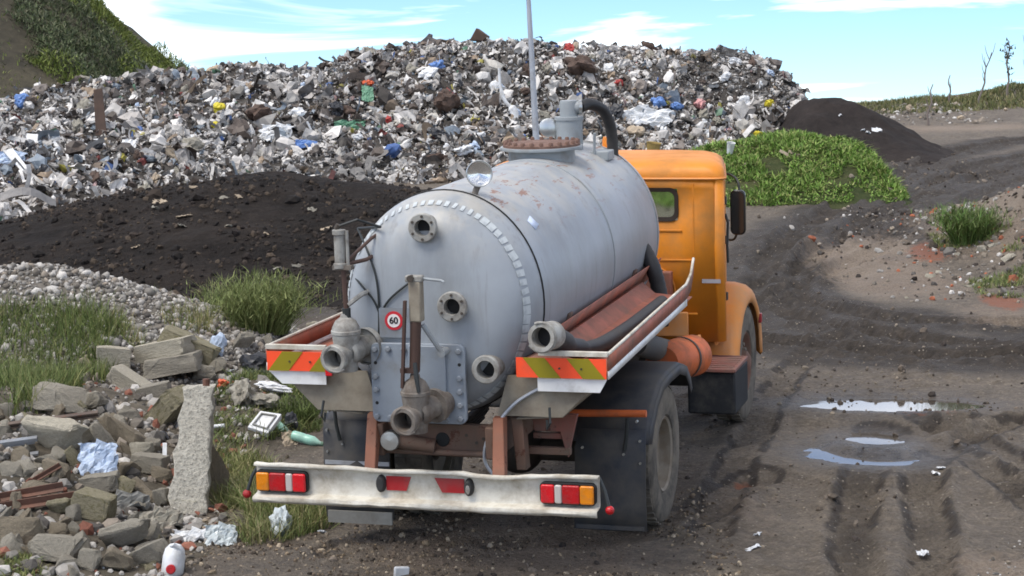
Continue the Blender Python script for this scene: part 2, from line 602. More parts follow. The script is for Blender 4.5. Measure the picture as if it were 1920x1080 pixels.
# ground: mud, stony grit and brown earth, told apart by painted-on ground type; mud tone also shades rut edges
m = NT('ground_mix')
at_ = m.n('ShaderNodeAttribute', attribute_name='Kind')
sep = m.n('ShaderNodeSeparateColor')
m.l(at_.outputs['Color'], sep.inputs[0])
n1 = m.noise(1.1, 8, .62)
n2 = m.noise(9.0, 8, .7)
n3 = m.noise(38.0, 5, .7)
earth = m.ramp(n1, (.3, srgb(98, 89, 79)), (.5, srgb(117, 107, 95)), (.72, srgb(138, 127, 113)))
earth = m.mix(.55, earth, m.ramp(n2, (.3, srgb(70, 61, 53)), (.52, srgb(112, 102, 89)), (.72, srgb(158, 146, 130))))
earth = m.mix(1.0, earth, m.ramp(m.noise(28, 8, .8), (.34, .55), (.5, 1.0), (.66, 1.5)), 'MULTIPLY')
vo = m.n('ShaderNodeTexVoronoi', Scale=26.0, Randomness=1.0)
m.l(m.co.outputs['Object'], vo.inputs['Vector'])
vc = m.n('ShaderNodeSeparateColor')
m.l(vo.outputs['Color'], vc.inputs[0])
chip = m.math('MULTIPLY', m.ramp(vo.outputs['Distance'], (.16, 1.0), (.30, 0.0)), m.ramp(vc.outputs[0], (.70, 0.0), (.74, 1.0)))
chipc = m.ramp(vc.outputs[1], (0.0, srgb(60, 54, 48)), (.5, srgb(138, 126, 110)), (1.0, srgb(186, 176, 160)))
mud = m.ramp(n2, (.3, srgb(46, 40, 35)), (.55, srgb(70, 62, 54)), (.75, srgb(98, 88, 78)))
vor = m.n('ShaderNodeTexVoronoi', Scale=34.0)
m.l(m.co.outputs['Object'], vor.inputs['Vector'])
grit = m.ramp(n3, (.3, srgb(98, 86, 74)), (.5, srgb(142, 128, 112)), (.7, srgb(176, 164, 148)))
grit = m.mix(.35, grit, m.ramp(n1, (.4, srgb(120, 100, 84)), (.6, srgb(150, 134, 118))))
mud_shade_f = m.ramp(m.math('ADD', sep.outputs[0], m.math('MULTIPLY', m.math('SUBTRACT', n2, .5), .7)), (.3, 0.0), (.62, 1.0))
grf = m.ramp(m.math('ADD', sep.outputs[1], m.math('MULTIPLY', m.math('SUBTRACT', n2, .5), .9)), (.3, 0.0), (.7, 1.0))
col = m.mix(mud_shade_f, earth, mud)
col = m.mix(m.math('MULTIPLY', chip, .8), col, chipc)
col = m.mix(grf, col, grit)
redf = m.ramp(m.math('ADD', sep.outputs[2], m.math('MULTIPLY', m.math('SUBTRACT', n2, .5), 1.1)), (.45, 0.0), (.7, 1.0))
col = m.mix(m.math('MULTIPLY', redf, .8), col, srgb(150, 92, 66))
wet = m.n('ShaderNodeAttribute', attribute_name='Wet')
col = m.mix(m.math('MULTIPLY', wet.outputs['Fac'], .55), col, srgb(48, 43, 40))
ro = m.math('SUBTRACT', m.math('ADD', .72, m.math('MULTIPLY', m.math('SUBTRACT', n2, .5), .5)), m.math('MULTIPLY', wet.outputs['Fac'], .42))
m.bump(m.math('ADD', n2, m.math('MULTIPLY', n3, .4)), 1.0, .11)
MAT['ground_mix'] = m.set(Base_Color=col, Roughness=ro, Specular_IOR_Level=.4)


def earth_mat(name, stops, rough=.9, b=.9, s=5., bd=.08):
    m = NT(name)
    a = m.noise(s, 9, .68)
    c = m.noise(s * .2, 4)
    col = m.ramp(a, *stops)
    col = m.mix(.35, col, m.ramp(c, (.35, stops[0][1]), (.65, stops[-1][1])))
    m.bump(a, b, bd)
    MAT[name] = m.set(Base_Color=col, Roughness=rough, Specular_IOR_Level=.2)


earth_mat('black_soil', [(.3, srgb(20, 17, 15)), (.5, srgb(38, 33, 30)), (.75, srgb(60, 52, 46))], b=1.0, bd=.2)
earth_mat('dark_soil', [(.3, srgb(28, 24, 23)), (.5, srgb(42, 37, 35)), (.75, srgb(56, 49, 46))], b=.5, s=7)
earth_mat('hill_earth', [(.3, srgb(46, 44, 38)), (.5, srgb(66, 62, 52)), (.75, srgb(88, 82, 66))], s=2.5)
earth_mat('moss_earth', [(.3, srgb(40, 52, 26)), (.5, srgb(58, 66, 36)), (.75, srgb(84, 80, 54))])
earth_mat('refuse_earth', [(.3, srgb(34, 31, 29)), (.5, srgb(62, 58, 54)), (.75, srgb(104, 100, 96))], s=4)
earth_mat('gravel_bed', [(.3, srgb(70, 66, 60)), (.5, srgb(100, 95, 88)), (.75, srgb(140, 134, 126))], s=14, bd=.03)
earth_mat('bank_earth', [(.3, srgb(56, 52, 44)), (.5, srgb(84, 78, 68)), (.75, srgb(118, 110, 98))], s=8, bd=.05)


def concrete(name, c, dark=.55, moss=0., speck=0.):
    m = NT(name)
    a = m.noise(6, 8, .68)
    b = m.noise(26, 5, .7)
    col = m.ramp(a, (.28, tuple(x * dark for x in c)), (.5, tuple(x * .88 for x in c)), (.72, tuple(min(1, x * 1.15) for x in c)))
    col = m.mix(.5, col, m.mix(1.0, c, m.ramp(b, (.35, .55), (.6, 1.1)), 'MULTIPLY'))
    if moss:
        col = m.mix(m.math('MULTIPLY', m.ramp(m.noise(4, 6, .65), (.5, 0.0), (.66, 1.0)), moss), col, srgb(96, 92, 52))
    if speck:
        sp_ = m.noise(42, 4, .75)
        col = m.mix(m.math('MULTIPLY', m.ramp(sp_, (.52, 0.0), (.62, 1.0)), speck), col, tuple(x * .5 for x in c))
        m.bump(m.math('ADD', m.math('MULTIPLY', sp_, .6), a), .9, .04)
    else:
        m.bump(m.math('ADD', a, m.math('MULTIPLY', b, .4)), .8, .04)
    MAT[name] = m.set(Base_Color=col, Roughness=.9, Specular_IOR_Level=.2)


concrete('concrete_pale', srgb(188, 181, 164), speck=.0)
concrete('concrete_slab', srgb(198, 193, 180), speck=1.0)
concrete('concrete_grey', srgb(158, 152, 139))
concrete('concrete_brown', srgb(140, 130, 113))
concrete('concrete_moss', srgb(152, 145, 122), moss=.6)
paint('litter_white', srgb(216, 218, 220), .5, dirt=srgb(168, 164, 156), damt=.3)
paint('litter_blue', srgb(92, 128, 186), .45, dirt=srgb(120, 140, 170), damt=.3)
paint('litter_paleblue', srgb(176, 192, 214), .45, dirt=srgb(150, 156, 164), damt=.3)
paint('litter_yellow', srgb(206, 190, 40), .5, dirt=srgb(150, 140, 70), damt=.3)
paint('litter_green', srgb(92, 140, 112), .5, dirt=srgb(90, 110, 96), damt=.3)
paint('litter_red', srgb(166, 48, 44), .5, dirt=srgb(120, 70, 62), damt=.3)
paint('litter_pink', srgb(196, 140, 138), .5, dirt=srgb(160, 130, 124), damt=.3)
paint('litter_black', srgb(36, 38, 44), .4, dirt=srgb(76, 74, 72), damt=.3)
paint('litter_brown', srgb(84, 66, 56), .8, dirt=srgb(64, 54, 48), damt=.4)
paint('litter_tan', srgb(176, 160, 138), .7, dirt=srgb(140, 126, 108), damt=.4)
paint('litter_greysack', srgb(146, 142, 130), .75, dirt=srgb(110, 102, 90), damt=.4)
paint('litter_mustard', srgb(156, 132, 72), .6, dirt=srgb(120, 104, 66), damt=.4)
paint('litter_orange', srgb(206, 92, 52), .5, dirt=srgb(150, 90, 64), damt=.3)
paint('alu_profile', srgb(150, 156, 164), .4, metal=.5, dirt=srgb(120, 116, 110), damt=.35)
paint('rail_brown', srgb(96, 82, 72), .75, dirt=srgb(70, 60, 54), damt=.5, rust=srgb(92, 58, 42), ramt=.55)
paint('angle_rust', srgb(110, 76, 62), .8, dirt=srgb(84, 66, 56), damt=.5)
paint('bottle_green', srgb(142, 190, 172), .25, dirt=srgb(130, 150, 140), damt=.25)
paint('bottle_clear', srgb(186, 194, 196), .25, dirt=srgb(150, 152, 148), damt=.3)
paint('plastic_grey', srgb(128, 128, 124), .5, dirt=srgb(100, 96, 88), damt=.35)
paint('bark', srgb(120, 110, 104), .85)
paint('dry_stem', srgb(140, 122, 84), .85)
m = NT('water')
MAT['water'] = m.set(Base_Color=(.06, .05, .04), Roughness=.05, Specular_IOR_Level=.5, IOR=1.33)


# ------------------------------------------------------------------ mesh helpers
def link(o, parent=None):
    COL.objects.link(o)
    if parent is not None:
        o.parent = parent
    return o


def tag(o, label=None, cat=None, group=None, kind=None):
    for k, v in (('label', label), ('category', cat), ('group', group), ('kind', kind)):
        if v:
            o[k] = v
    return o


def empty(name, loc=(0, 0, 0), rot=None):
    o = bpy.data.objects.new(name, None)
    o.location = loc
    if rot is not None:
        o.rotation_euler = rot
    o.empty_display_size = .2
    return link(o)


def np_mesh(name, V, F, mat, cols=None, smooth=False, cname='Col'):
    """V (n,3), F (m,k) all faces of the same size; cols (n,3) per vertex"""
    me = bpy.data.meshes.new(name)
    V = np.asarray(V, np.float32)
    F = np.asarray(F, np.int32)
    k = F.shape[1]
    me.vertices.add(len(V))
    me.vertices.foreach_set('co', V.ravel())
    me.loops.add(F.size)
    me.loops.foreach_set('vertex_index', F.ravel())
    me.polygons.add(len(F))
    me.polygons.foreach_set('loop_start', np.arange(0, F.size, k, dtype=np.int32))
    me.polygons.foreach_set('loop_total', np.full(len(F), k, np.int32))
    me.polygons.foreach_set('use_smooth', np.full(len(F), bool(smooth)))
    me.update(calc_edges=True)
    if cols is not None:
        a = me.color_attributes.new(cname, 'FLOAT_COLOR', 'POINT')
        c4 = np.ones((len(V), 4), np.float32)
        c4[:, :3] = cols
        a.data.foreach_set('color', c4.ravel())
    me.materials.append(MAT[mat])
    return me


def np_obj(name, V, F, mat, cols=None, smooth=False, parent=None):
    return link(bpy.data.objects.new(name, np_mesh(name, V, F, mat, cols, smooth)), parent)


def frame(axis):
    a = Vector(axis).normalized()
    t = Vector((0, 0, 1)) if abs(a.z) < .9 else Vector((1, 0, 0))
    u = a.cross(t).normalized()
    return a, u, a.cross(u)


class MB:
    def __init__(self):
        self.v, self.f = [], []

    def add(self, vs, fs):
        o = len(self.v)
        self.v += [tuple(p) for p in vs]
        self.f += [tuple(i + o for i in q) for q in fs]
        return self

    def box(self, c, s, R=None):
        vs = []
        for dx in (-.5, .5):
            for dy in (-.5, .5):
                for dz in (-.5, .5):
                    p = Vector((dx * s[0], dy * s[1], dz * s[2]))
                    vs.append((R @ p if R is not None else p) + Vector(c))
        return self.add(vs, [(0, 1, 3, 2), (4, 6, 7, 5), (0, 4, 5, 1), (2, 3, 7, 6), (0, 2, 6, 4), (1, 5, 7, 3)])

    def hexa(self, a, b):
        """solid between two quads (lists of four points)"""
        vs = list(a) + list(b)
        return self.add(vs, [(3, 2, 1, 0), (4, 5, 6, 7), (0, 1, 5, 4), (1, 2, 6, 5), (2, 3, 7, 6), (3, 0, 4, 7)])

    def prism(self, pts, vec):
        n = len(pts)
        vec = Vector(vec)
        vs = [Vector(p) for p in pts] + [Vector(p) + vec for p in pts]
        fs = [tuple(range(n - 1, -1, -1)), tuple(range(n, 2 * n))]
        fs += [(i, (i + 1) % n, n + (i + 1) % n, n + i) for i in range(n)]
        return self.add(vs, fs)

    def lathe(self, prof, o, axis, n=28, sx=1., sz=1.):
        """profile of (radius, height) turned round an axis"""
        a, u, v = frame(axis)
        o = Vector(o)
        vs, fs = [], []
        for r, h in prof:
            for k in range(n):
                t = 2 * math.pi * k / n
                vs.append(o + a * h + u * (r * sx * math.cos(t)) + v * (r * sz * math.sin(t)))
        for i in range(len(prof) - 1):
            for k in range(n):
                k2 = (k + 1) % n
                fs.append((i * n + k, i * n + k2, (i + 1) * n + k2, (i + 1) * n + k))
        return self.add(vs, fs)

    def cyl(self, p0, p1, r0, r1=None, n=20):
        r1 = r0 if r1 is None else r1
        p0, p1 = Vector(p0), Vector(p1)
        h = (p1 - p0).length
        return self.lathe([(.0001, 0), (r0, 0), (r1, h), (.0001, h)], p0, p1 - p0, n)

    def pipe(self, p0, p1, ro, ri, n=28):
        p0, p1 = Vector(p0), Vector(p1)
        h = (p1 - p0).length
        return self.lathe([(ri, 0), (ro, 0), (ro, h), (ri, h), (ri, 0)], p0, p1 - p0, n)

    def tube(self, pts, r, n=10, cap=True):
        P = [Vector(p) for p in pts]
        rs = r if isinstance(r, (list, tuple)) else [r] * len(P)
        vs, fs = [], []
        u = None
        for i, p in enumerate(P):
            d = (P[min(i + 1, len(P) - 1)] - P[max(i - 1, 0)]).normalized()
            if u is None:
                _, u, _ = frame(d)
            u = (u - d * u.dot(d)).normalized()
            v = d.cross(u)
            for k in range(n):
                t = 2 * math.pi * k / n
                vs.append(p + u * (rs[i] * math.cos(t)) + v * (rs[i] * math.sin(t)))
        for i in range(len(P) - 1):
            for k in range(n):
                k2 = (k + 1) % n
                fs.append((i * n + k, i * n + k2, (i + 1) * n + k2, (i + 1) * n + k))
        if cap:
            fs.append(tuple(range(n - 1, -1, -1)))
            fs.append(tuple((len(P) - 1) * n + k for k in range(n)))
        return self.add(vs, fs)

    def sheet(self, rows, th=None):
        """grid of points, optionally given a thickness along its normals"""
        nr, nc = len(rows), len(rows[0])
        vs = [Vector(p) for r in rows for p in r]
        fs = [(i * nc + j, i * nc + j + 1, (i + 1) * nc + j + 1, (i + 1) * nc + j) for i in range(nr - 1) for j in range(nc - 1)]
        self.add(vs, fs)
        self.th = th
        return self

    def mesh(self, name, mat, ang=35):
        me = bpy.data.meshes.new(name)
        me.from_pydata([tuple(p) for p in self.v], [], self.f)
        me.update()
        bm = bmesh.new()
        bm.from_mesh(me)
        bmesh.ops.remove_doubles(bm, verts=bm.verts, dist=.0004)
        bmesh.ops.recalc_face_normals(bm, faces=bm.faces)
        bm.to_mesh(me)
        bm.free()
        me.polygons.foreach_set('use_smooth', [True] * len(me.polygons))
        me.set_sharp_from_angle(angle=math.radians(ang))
        me.materials.append(MAT[mat])
        return me

    def build(self, name, mat, parent=None, ang=35, bev=0., seg=2, th=0.):
        o = link(bpy.data.objects.new(name, self.mesh(name, mat, ang)), parent)
        if th:
            s = o.modifiers.new('solid', 'SOLIDIFY')
            s.thickness = th
            s.offset = 0
        if bev:
            b = o.modifiers.new('bevel', 'BEVEL')
            b.width = bev
            b.segments = seg
            b.limit_method = 'ANGLE'
            b.angle_limit = math.radians(40)
        return o


def grid_obj(name, xs, ys, hf, mat, cut=None):
    X, Yg = np.meshgrid(xs, ys)
    Z = hf(X, Yg)
    V = np.stack([X, Yg, Z], -1).reshape(-1, 3)
    nx, ny = len(xs), len(ys)
    i = np.arange(nx * ny).reshape(ny, nx)
    F = np.stack([i[:-1, :-1], i[:-1, 1:], i[1:, 1:], i[1:, :-1]], -1).reshape(-1, 4)
    if cut is not None:
        keep = cut(X, Yg, Z).reshape(-1)
        F = F[keep[F].any(1)]
        used = np.unique(F)
        re = np.full(len(V), -1)
        re[used] = np.arange(len(used))
        V, F = V[used], re[F]
    return V, F


# ------------------------------------------------------------------ the setting
xs = np.concatenate([-np.geomspace(3000, 11.3, 30), np.arange(-11, 12.1, .055), np.geomspace(12.3, 3000, 30)])
ys = np.concatenate([[-3000, -1200, -500, -200, -80, -30, -10], np.arange(0, 13.4, .5), 13.5 * (62 / 13.5) ** np.linspace(0, 1, 580), np.geomspace(62.6, 4000, 34)])
V, F = grid_obj('ground', xs, ys, ground_h, 'ground_mix')
gx, gy = V[:, 0], V[:, 1]


def blob(px, py, rx, ry, p=2):
    c = on_plane(px, py)
    e = on_plane(px + rx, py)
    a, b = on_plane(px, py - ry), on_plane(px, py + ry)
    return np.exp(-((np.abs(gx - c[0]) / abs(e[0] - c[0])) ** p + (np.abs(gy - c[1]) / (abs(a[1] - b[1]) / 2)) ** p))


mud_shade_m = np.zeros(len(V))
for pts, hw, dp, lug in RUTS[:5]:
    d, s = dist_poly(gx, gy, pts)
    mud_shade_m = np.maximum(mud_shade_m, np.exp(-(d / .85) ** 2) * (.7 + .7 * vnoise(gx * 1.6, gy * 1.6, 56)))
for pts, hw, dp, lug in RUTS[5:9]:
    d, s = dist_poly(gx, gy, pts)
    mud_shade_m = np.maximum(mud_shade_m, .42 * np.exp(-(d / .28) ** 2) * (.5 + vnoise(gx * 2.2, gy * 2.2, 55)))
for pts, hw, dp, lug in RUTS:
    d, s = dist_poly(gx, gy, pts)
    d = d + .08 * fbm(gx * 4, gy * 4, 3, 48)
    mud_shade_m = np.maximum(mud_shade_m, .85 * np.exp(-((d - hw) / .05) ** 2) * (vnoise(gx * 3, gy * 3, 57) > .35))  # dark lines painted along the rut edges as shade, in the mud colour
mud_shade_m = np.maximum(mud_shade_m, .9 * blob(600, 470, 380, 130))
mud_shade_m = np.maximum(mud_shade_m, .8 * blob(1750, 330, 260, 80))
mud_shade_m = np.maximum(mud_shade_m, .2 * blob(560, 1060, 180, 30))
gritm = np.maximum.reduce([blob(1650, 500, 130, 60, 4) * .85, blob(1830, 450, 130, 60, 2) * .9, blob(1880, 590, 120, 35, 2) * .7, blob(1880, 1070, 120, 40, 2) * .9,
                           .95 * blob(960, 1035, 320, 70, 2), .45 * blob(1400, 960, 120, 80, 2), .5 * blob(700, 900, 200, 60, 2), .8 * blob(1800, 240, 260, 9, 2)])
gritm = np.maximum(gritm, .4 * sst(56, 70, np.hypot(gx, gy)))
redm = np.maximum.reduce([blob(1745, 480, 50, 16), blob(1880, 565, 50, 20), .55 * blob(1720, 780, 120, 14), .8 * blob(1395, 905, 26, 9)])
wetm = np.zeros(len(V))
for cx, cy, rx_, ry_, lv in PUDDLES:
    q = np.sqrt(((gx - cx) / (rx_ * 1.5)) ** 2 + ((gy - cy) / (ry_ * 2.6)) ** 2)
    wetm = np.maximum(wetm, 1 - sst(.5, 1.5, q))
wetm = np.maximum(wetm, .5 * blob(1780, 845, 110, 26))
wetm = np.maximum(wetm, .3 * blob(560, 1060, 150, 24))
wetm = np.maximum(wetm, .3 * mud_shade_m * sst(.5, .7, vnoise(gx * 2.3, gy * 2.3, 77)))
me = np_mesh('ground', V, F, 'ground_mix', np.stack([mud_shade_m, gritm, redm], -1), True, 'Kind')
wa = me.attributes.new('Wet', 'FLOAT', 'POINT')
wa.data.foreach_set('value', wetm.astype(np.float32))
ground = link(bpy.data.objects.new('ground', me))
tag(ground, 'rutted muddy brown ground and dirt track of the landfill', None, None, 'structure')


def heap(name, x0, x1, y0, y1, st, hf, mat, label):
    xs_, ys_ = np.arange(x0, x1 + st, st), np.arange(y0, y1 + st, st)
    V, F = grid_obj(name, xs_, ys_, hf, mat, lambda X, Y, Z: Z > ground_lo(X, Y) - .1)
    o = np_obj(name, V, F, mat, None, True)
    tag(o, label, None, None, 'structure')
    return o


heap('gravel_heap', -16, -1.6, 19.5, 26.5, .09, gravel_h, 'gravel_bed', 'bed of the grey gravel heap')
heap('soil_mound', -16, 2.5, 24.5, 36.5, .09, soil_h, 'black_soil', 'long low mound of black soil before the rubbish')
heap('rubbish_mound', -24, 8.5, 32.5, 66, .16, rubbish_h, 'refuse_earth', 'earthy body of the rubbish mound')
heap('green_mound', 1.5, 8.5, 34.5, 44, .1, green_h, 'moss_earth', 'low earth mound under bright green plants')
heap('dark_soil_mound', 4, 11, 41, 49, .09, dark_h, 'dark_soil', 'smooth heap of dark soil beside the track')
heap('hill', -45, -4, 53, 130, .4, hill_h, 'hill_earth', 'steep overgrown hill behind the rubbish')
heap('rubble_bank', -9, -1.2, 13.6, 24, .06, bank_h, 'bank_earth', 'earth bank under the broken concrete')

for i, (cx, cy, rx_, ry_, lv) in enumerate(PUDDLES):
    n = 40
    vs = [(cx, cy, lv)] + [(cx + rx_ * 1.42 * math.cos(t) * (1 + .04 * math.sin(3 * t + i)), cy + ry_ * 1.85 * math.sin(t) * (1 + .04 * math.sin(2 * t + 1)), lv) for t in np.linspace(0, 2 * math.pi, n, endpoint=False)]
    o = np_obj('puddle', vs, [(0, 1 + k, 1 + (k + 1) % n) for k in range(n)], 'water')
    tag(o, ['long narrow puddle reflecting the sky on the track', 'shallow wide puddle on the churned mud', 'small round puddle on the churned mud'][i], None, None, 'structure')
# ------------------------------------------------------------------ the tanker truck (x right, y forward, z up, origin under the rear axle)
truck = empty('tanker_truck')
truck.matrix_world = TRUCK
tag(truck, 'old orange bonneted truck carrying a grey cylindrical sewage tank', 'truck')
T = truck
TA, TBV, TZ = .6814, .765, 1.941       # tank half width, half height, axis height
YR, YF = -1.649, 1.958


def tank_head(y0, dirn, depth, n=14):
    o = []
    for k in range(n + 1):
        s = k / n
        r = math.cos(s * math.pi / 2) ** .42 if s < 1 else 0.0
        o.append((max(r, .0008), y0 + dirn * depth * math.sin(s * math.pi / 2) ** 1.0))
    return o


def tank_surf_y(x, z, depth=.43):
    """y of the rear head below a point of its face"""
    r = min(.999, math.hypot(x / TA, (z - TZ) / TBV))
    s = math.acos(min(1, r ** (1 / .42))) / (math.pi / 2)
    return YR - depth * math.sin(s * math.pi / 2)


def tank_side(t, y, off=0.):
    return (math.cos(t) * (TA + off), y, TZ + math.sin(t) * (TBV + off))


m = MB()
rear = tank_head(YR, -1, .43)[::-1]
body = [(1.0, YR + (YF - YR) * k / 12) for k in range(1, 13)]
front = tank_head(YF, 1, .3)[1:]
prof = rear + body + front
vs, fs = [], []
NS = 72
for r, y in prof:
    for k in range(NS):
        t = 2 * math.pi * k / NS
        vs.append((r * TA * math.cos(t), y, TZ + r * TBV * math.sin(t)))
for i in range(len(prof) - 1):
    for k in range(NS):
        k2 = (k + 1) % NS
        fs.append((i * NS + k, (i + 1) * NS + k, (i + 1) * NS + k2, i * NS + k2))
tank = m.add(vs, fs).build('tank', 'tank_paint', T, 60)
for y, mat_, r in ((YR + .005, 'gap_black', .008), (.396, 'grey_paint', .007), (1.93, 'grey_paint', .006)):
    ring = [tank_side(2 * math.pi * k / 64, y, .002) for k in range(65)]
    MB().tube(ring, r, 6, False).build('weld_seam', mat_, tank)
for y in (-.9, 1.15):      # saddle bands under the belly
    MB().sheet([[tank_side(t, y + d, .008) for t in np.linspace(math.pi * 1.08, math.pi * 1.92, 20)] for d in (-.05, .05)]).build('saddle_band', 'chassis_brown', tank, th=.016)
# dashes of reflective tape round the rear head
tm = MB()
sq = .049
tm.box((0, 0, 0), (sq, .003, .070))
tme = tm.mesh('tape_square', 'tape_white')
rr = random.Random(3)
for k in range(58):
    t = math.radians(-72 + k * 5.1)
    if 150 < math.degrees(t) < 153 or 213 < math.degrees(t) < 226:
        continue
    x, z = .925 * TA * math.cos(t), TZ + .925 * TBV * math.sin(t)
    y = tank_surf_y(x, z)
    e = 1e-3
    nx = -(tank_surf_y(x + e, z) - tank_surf_y(x - e, z)) / (2 * e)
    nz = -(tank_surf_y(x, z + e) - tank_surf_y(x, z - e)) / (2 * e)
    # outward: away from the tank axis and backwards
    g = Vector((x / TA ** 2, 0, (z - TZ) / TBV ** 2)).normalized()
    slope = math.hypot(nx, nz)
    nrm = (g * slope + Vector((0, -1, 0))).normalized()
    tang = Vector((-math.sin(t) * TA, 0, math.cos(t) * TBV)).normalized()
    b3 = tang.cross(nrm).normalized()
    o = bpy.data.objects.new('tape_square', tme)
    M3 = Matrix((tang, nrm, b3)).transposed().to_4x4()
    M3.translation = Vector((x, y, z)) + nrm * .003
    link(o, tank)
    worn = .55 if 60 < math.degrees(t) < 125 else 1.0
    o.matrix_local = M3 @ Matrix.Diagonal((rr.uniform(.68, 1.04) * (worn + .25 * rr.random()), 1, rr.uniform(.85, 1.05) * (worn ** .3), 1)) @ Matrix.Rotation(rr.uniform(-.12, .12), 4, 'Y')
MB().add([tank_side(math.radians(a), y, .003) for a, y in ((43, -1.36), (36.5, -1.33), (38.5, -1.20), (45, -1.24))], [(0, 1, 2, 3)]).build('pale_sticker', 'tape_blue', tank, th=.003)

# hatch on the top with rusty bolted lid
hy, hz = .84, 2.765
hatch = MB().lathe([(.262, -.16), (.262, 0), (.325, .0), (.328, .012), (.325, .024), (.0005, .024)], (0, hy, hz - .012), (0, 0, 1), 48).build('hatch', 'grey_paint', T)
MB().lathe([(.305, 0), (.305, .018), (.285, .026), (.0005, .034)], (0, hy, hz + .012), (0, 0, 1), 48).build('lid', 'rusty_lid', hatch)
bme = MB().lathe([(.0180, 0), (.0180, .022), (.012, .032), (.0003, .032)], (0, 0, 0), (0, 0, 1), 6).mesh('bolt', 'rusty_lid')
for k in range(24):
    o = link(bpy.data.objects.new('bolt', bme), hatch)
    o.location = (.287 * math.cos(k * math.pi / 12), hy + .287 * math.sin(k * math.pi / 12), hz + .028)
# vent tower with elbow and black hose
ty = 1.5
tower = MB().lathe([(.11, -.14), (.11, .21), (.118, .21), (.118, .235), (.0005, .24)], (.055, ty, 2.72), (0, 0, 1), 32).build('vent_tower', 'grey_paint', T)
MB().lathe([(.074, 0), (.076, .11), (.07, .13), (.0005, .132)], (.055, ty, 2.957), (0, 0, 1), 28).build('cap', 'grey_paint', tower)
MB().pipe((.09, ty, 3.03), (.155, ty + .01, 3.03), .052, .03, 24).build('elbow', 'grey_paint', tower)
MB().pipe((.135, ty, 3.03), (.158, ty + .01, 3.03), .06, .05, 24).build('clamp_ring', 'steel_bright', tower)
hp = spline([(.15, ty, 3.03), (.205, ty + .12, 3.045), (.275, ty + .28, 2.98), (.31, ty + .38, 2.83), (.315, ty + .42, 2.62), (.315, ty + .42, 2.3)], 8)
MB().tube(hp, [.046 + .0035 * (i % 2) for i in range(len(hp))], 14).build('vent_hose', 'hose_black', T)
MB().lathe([(.0005, 0), (.07, .0), (.08, .02), (.08, .09), (.06, .1), (.0005, .1)], (-.13, 1.52, 2.86), (.35, -.9, .1), 28).build('round_vent', 'steel_bright', T)
MB().cyl((-.12, 1.55, 2.62), (-.12, 1.55, 2.82), .018).build('vent_stub', 'grey_paint', T)
MB().tube([(.26, 1.5, 2.64), (.265, 1.5, 2.76), (.27, 1.49, 2.82)], .012, 8).build('relief_lever', 'grey_paint', T)
MB().box((.30, 1.6, 2.63), (.16, .2, .08)).build('top_bracket', 'grey_paint', T, bev=.01)
# work lamp on a bracket
ly = -1.58
lamp = MB().lathe([(.0005, -.09), (.055, -.075), (.085, -.02), (.093, 0), (.088, .010), (.078, .004)], (.235, ly, 2.812), (.45, -.9, .05), 32).build('work_lamp', 'steel_bright', T)
MB().lathe([(.080, .004), (.06, -.004), (.0005, -.016)], (.235, ly, 2.812), (.45, -.9, .05), 32).build('lens', 'lamp_glass', lamp)
MB().tube([(.225, ly + .03, 2.75), (.2, ly + .03, 2.70), (.185, ly, 2.64)], .022, 10).build('stem', 'cast_dirty', lamp)
MB().box((.19, ly - .03, 2.655), (.075, .09, .022), Euler((.25, .3, 0)).to_matrix()).build('foot', 'cast_dirty', lamp, bev=.004)

# ports on the rear head
HB = YR - .43       # rearmost plane of the head


def flange(name, x, z, ro, ri, depth, mat_='cast_grey', nb=6):
    y = tank_surf_y(x, z)
    p = MB().lathe([(ri, -.14), (ri, depth), (ro * .93, depth), (ro, depth - .006), (ro, depth - .03), (ri * 1.32, depth - .034), (ri * 1.32, -.16)], (x, y, z), (0, -1, 0), 36).build(name, mat_, T)
    MB().lathe([(.0005, .012), (ri * .99, .012)], (x, y, z), (0, -1, 0), 24).build('bore', 'gap_black', p)
    bm_ = MB().lathe([(.009, 0), (.009, .008), (.0003, .009)], (0, 0, 0), (0, -1, 0), 8).mesh('bolt', 'dark_steel')
    for k in range(nb):
        o = link(bpy.data.objects.new('bolt', bm_), p)
        a = 2 * math.pi * (k + .5) / nb
        o.location = (x + ro * .78 * math.cos(a), y - depth, z + ro * .78 * math.sin(a))
    return p


flange('upper_port', -.006, 2.508, .098, .055, .09)
flange('middle_port', .198, 1.992, .102, .056, .09)
flange('lower_port', .405, 1.57, .096, .062, .12, 'cast_grey', 0)
# inspection plate
pz0, pz1, px0, px1 = 1.19, 1.732, -.405, .26
py_ = HB - .035


def rrect(x0, x1, z0, z1, r, y, n=5):
    o = []
    for cx, cz, a0 in ((x1 - r, z1 - r, 0), (x0 + r, z1 - r, 90), (x0 + r, z0 + r, 180), (x1 - r, z0 + r, 270)):
        for k in range(n + 1):
            a = math.radians(a0 + 90 * k / n)
            o.append((cx + r * math.cos(a), y, cz + r * math.sin(a)))
    return o


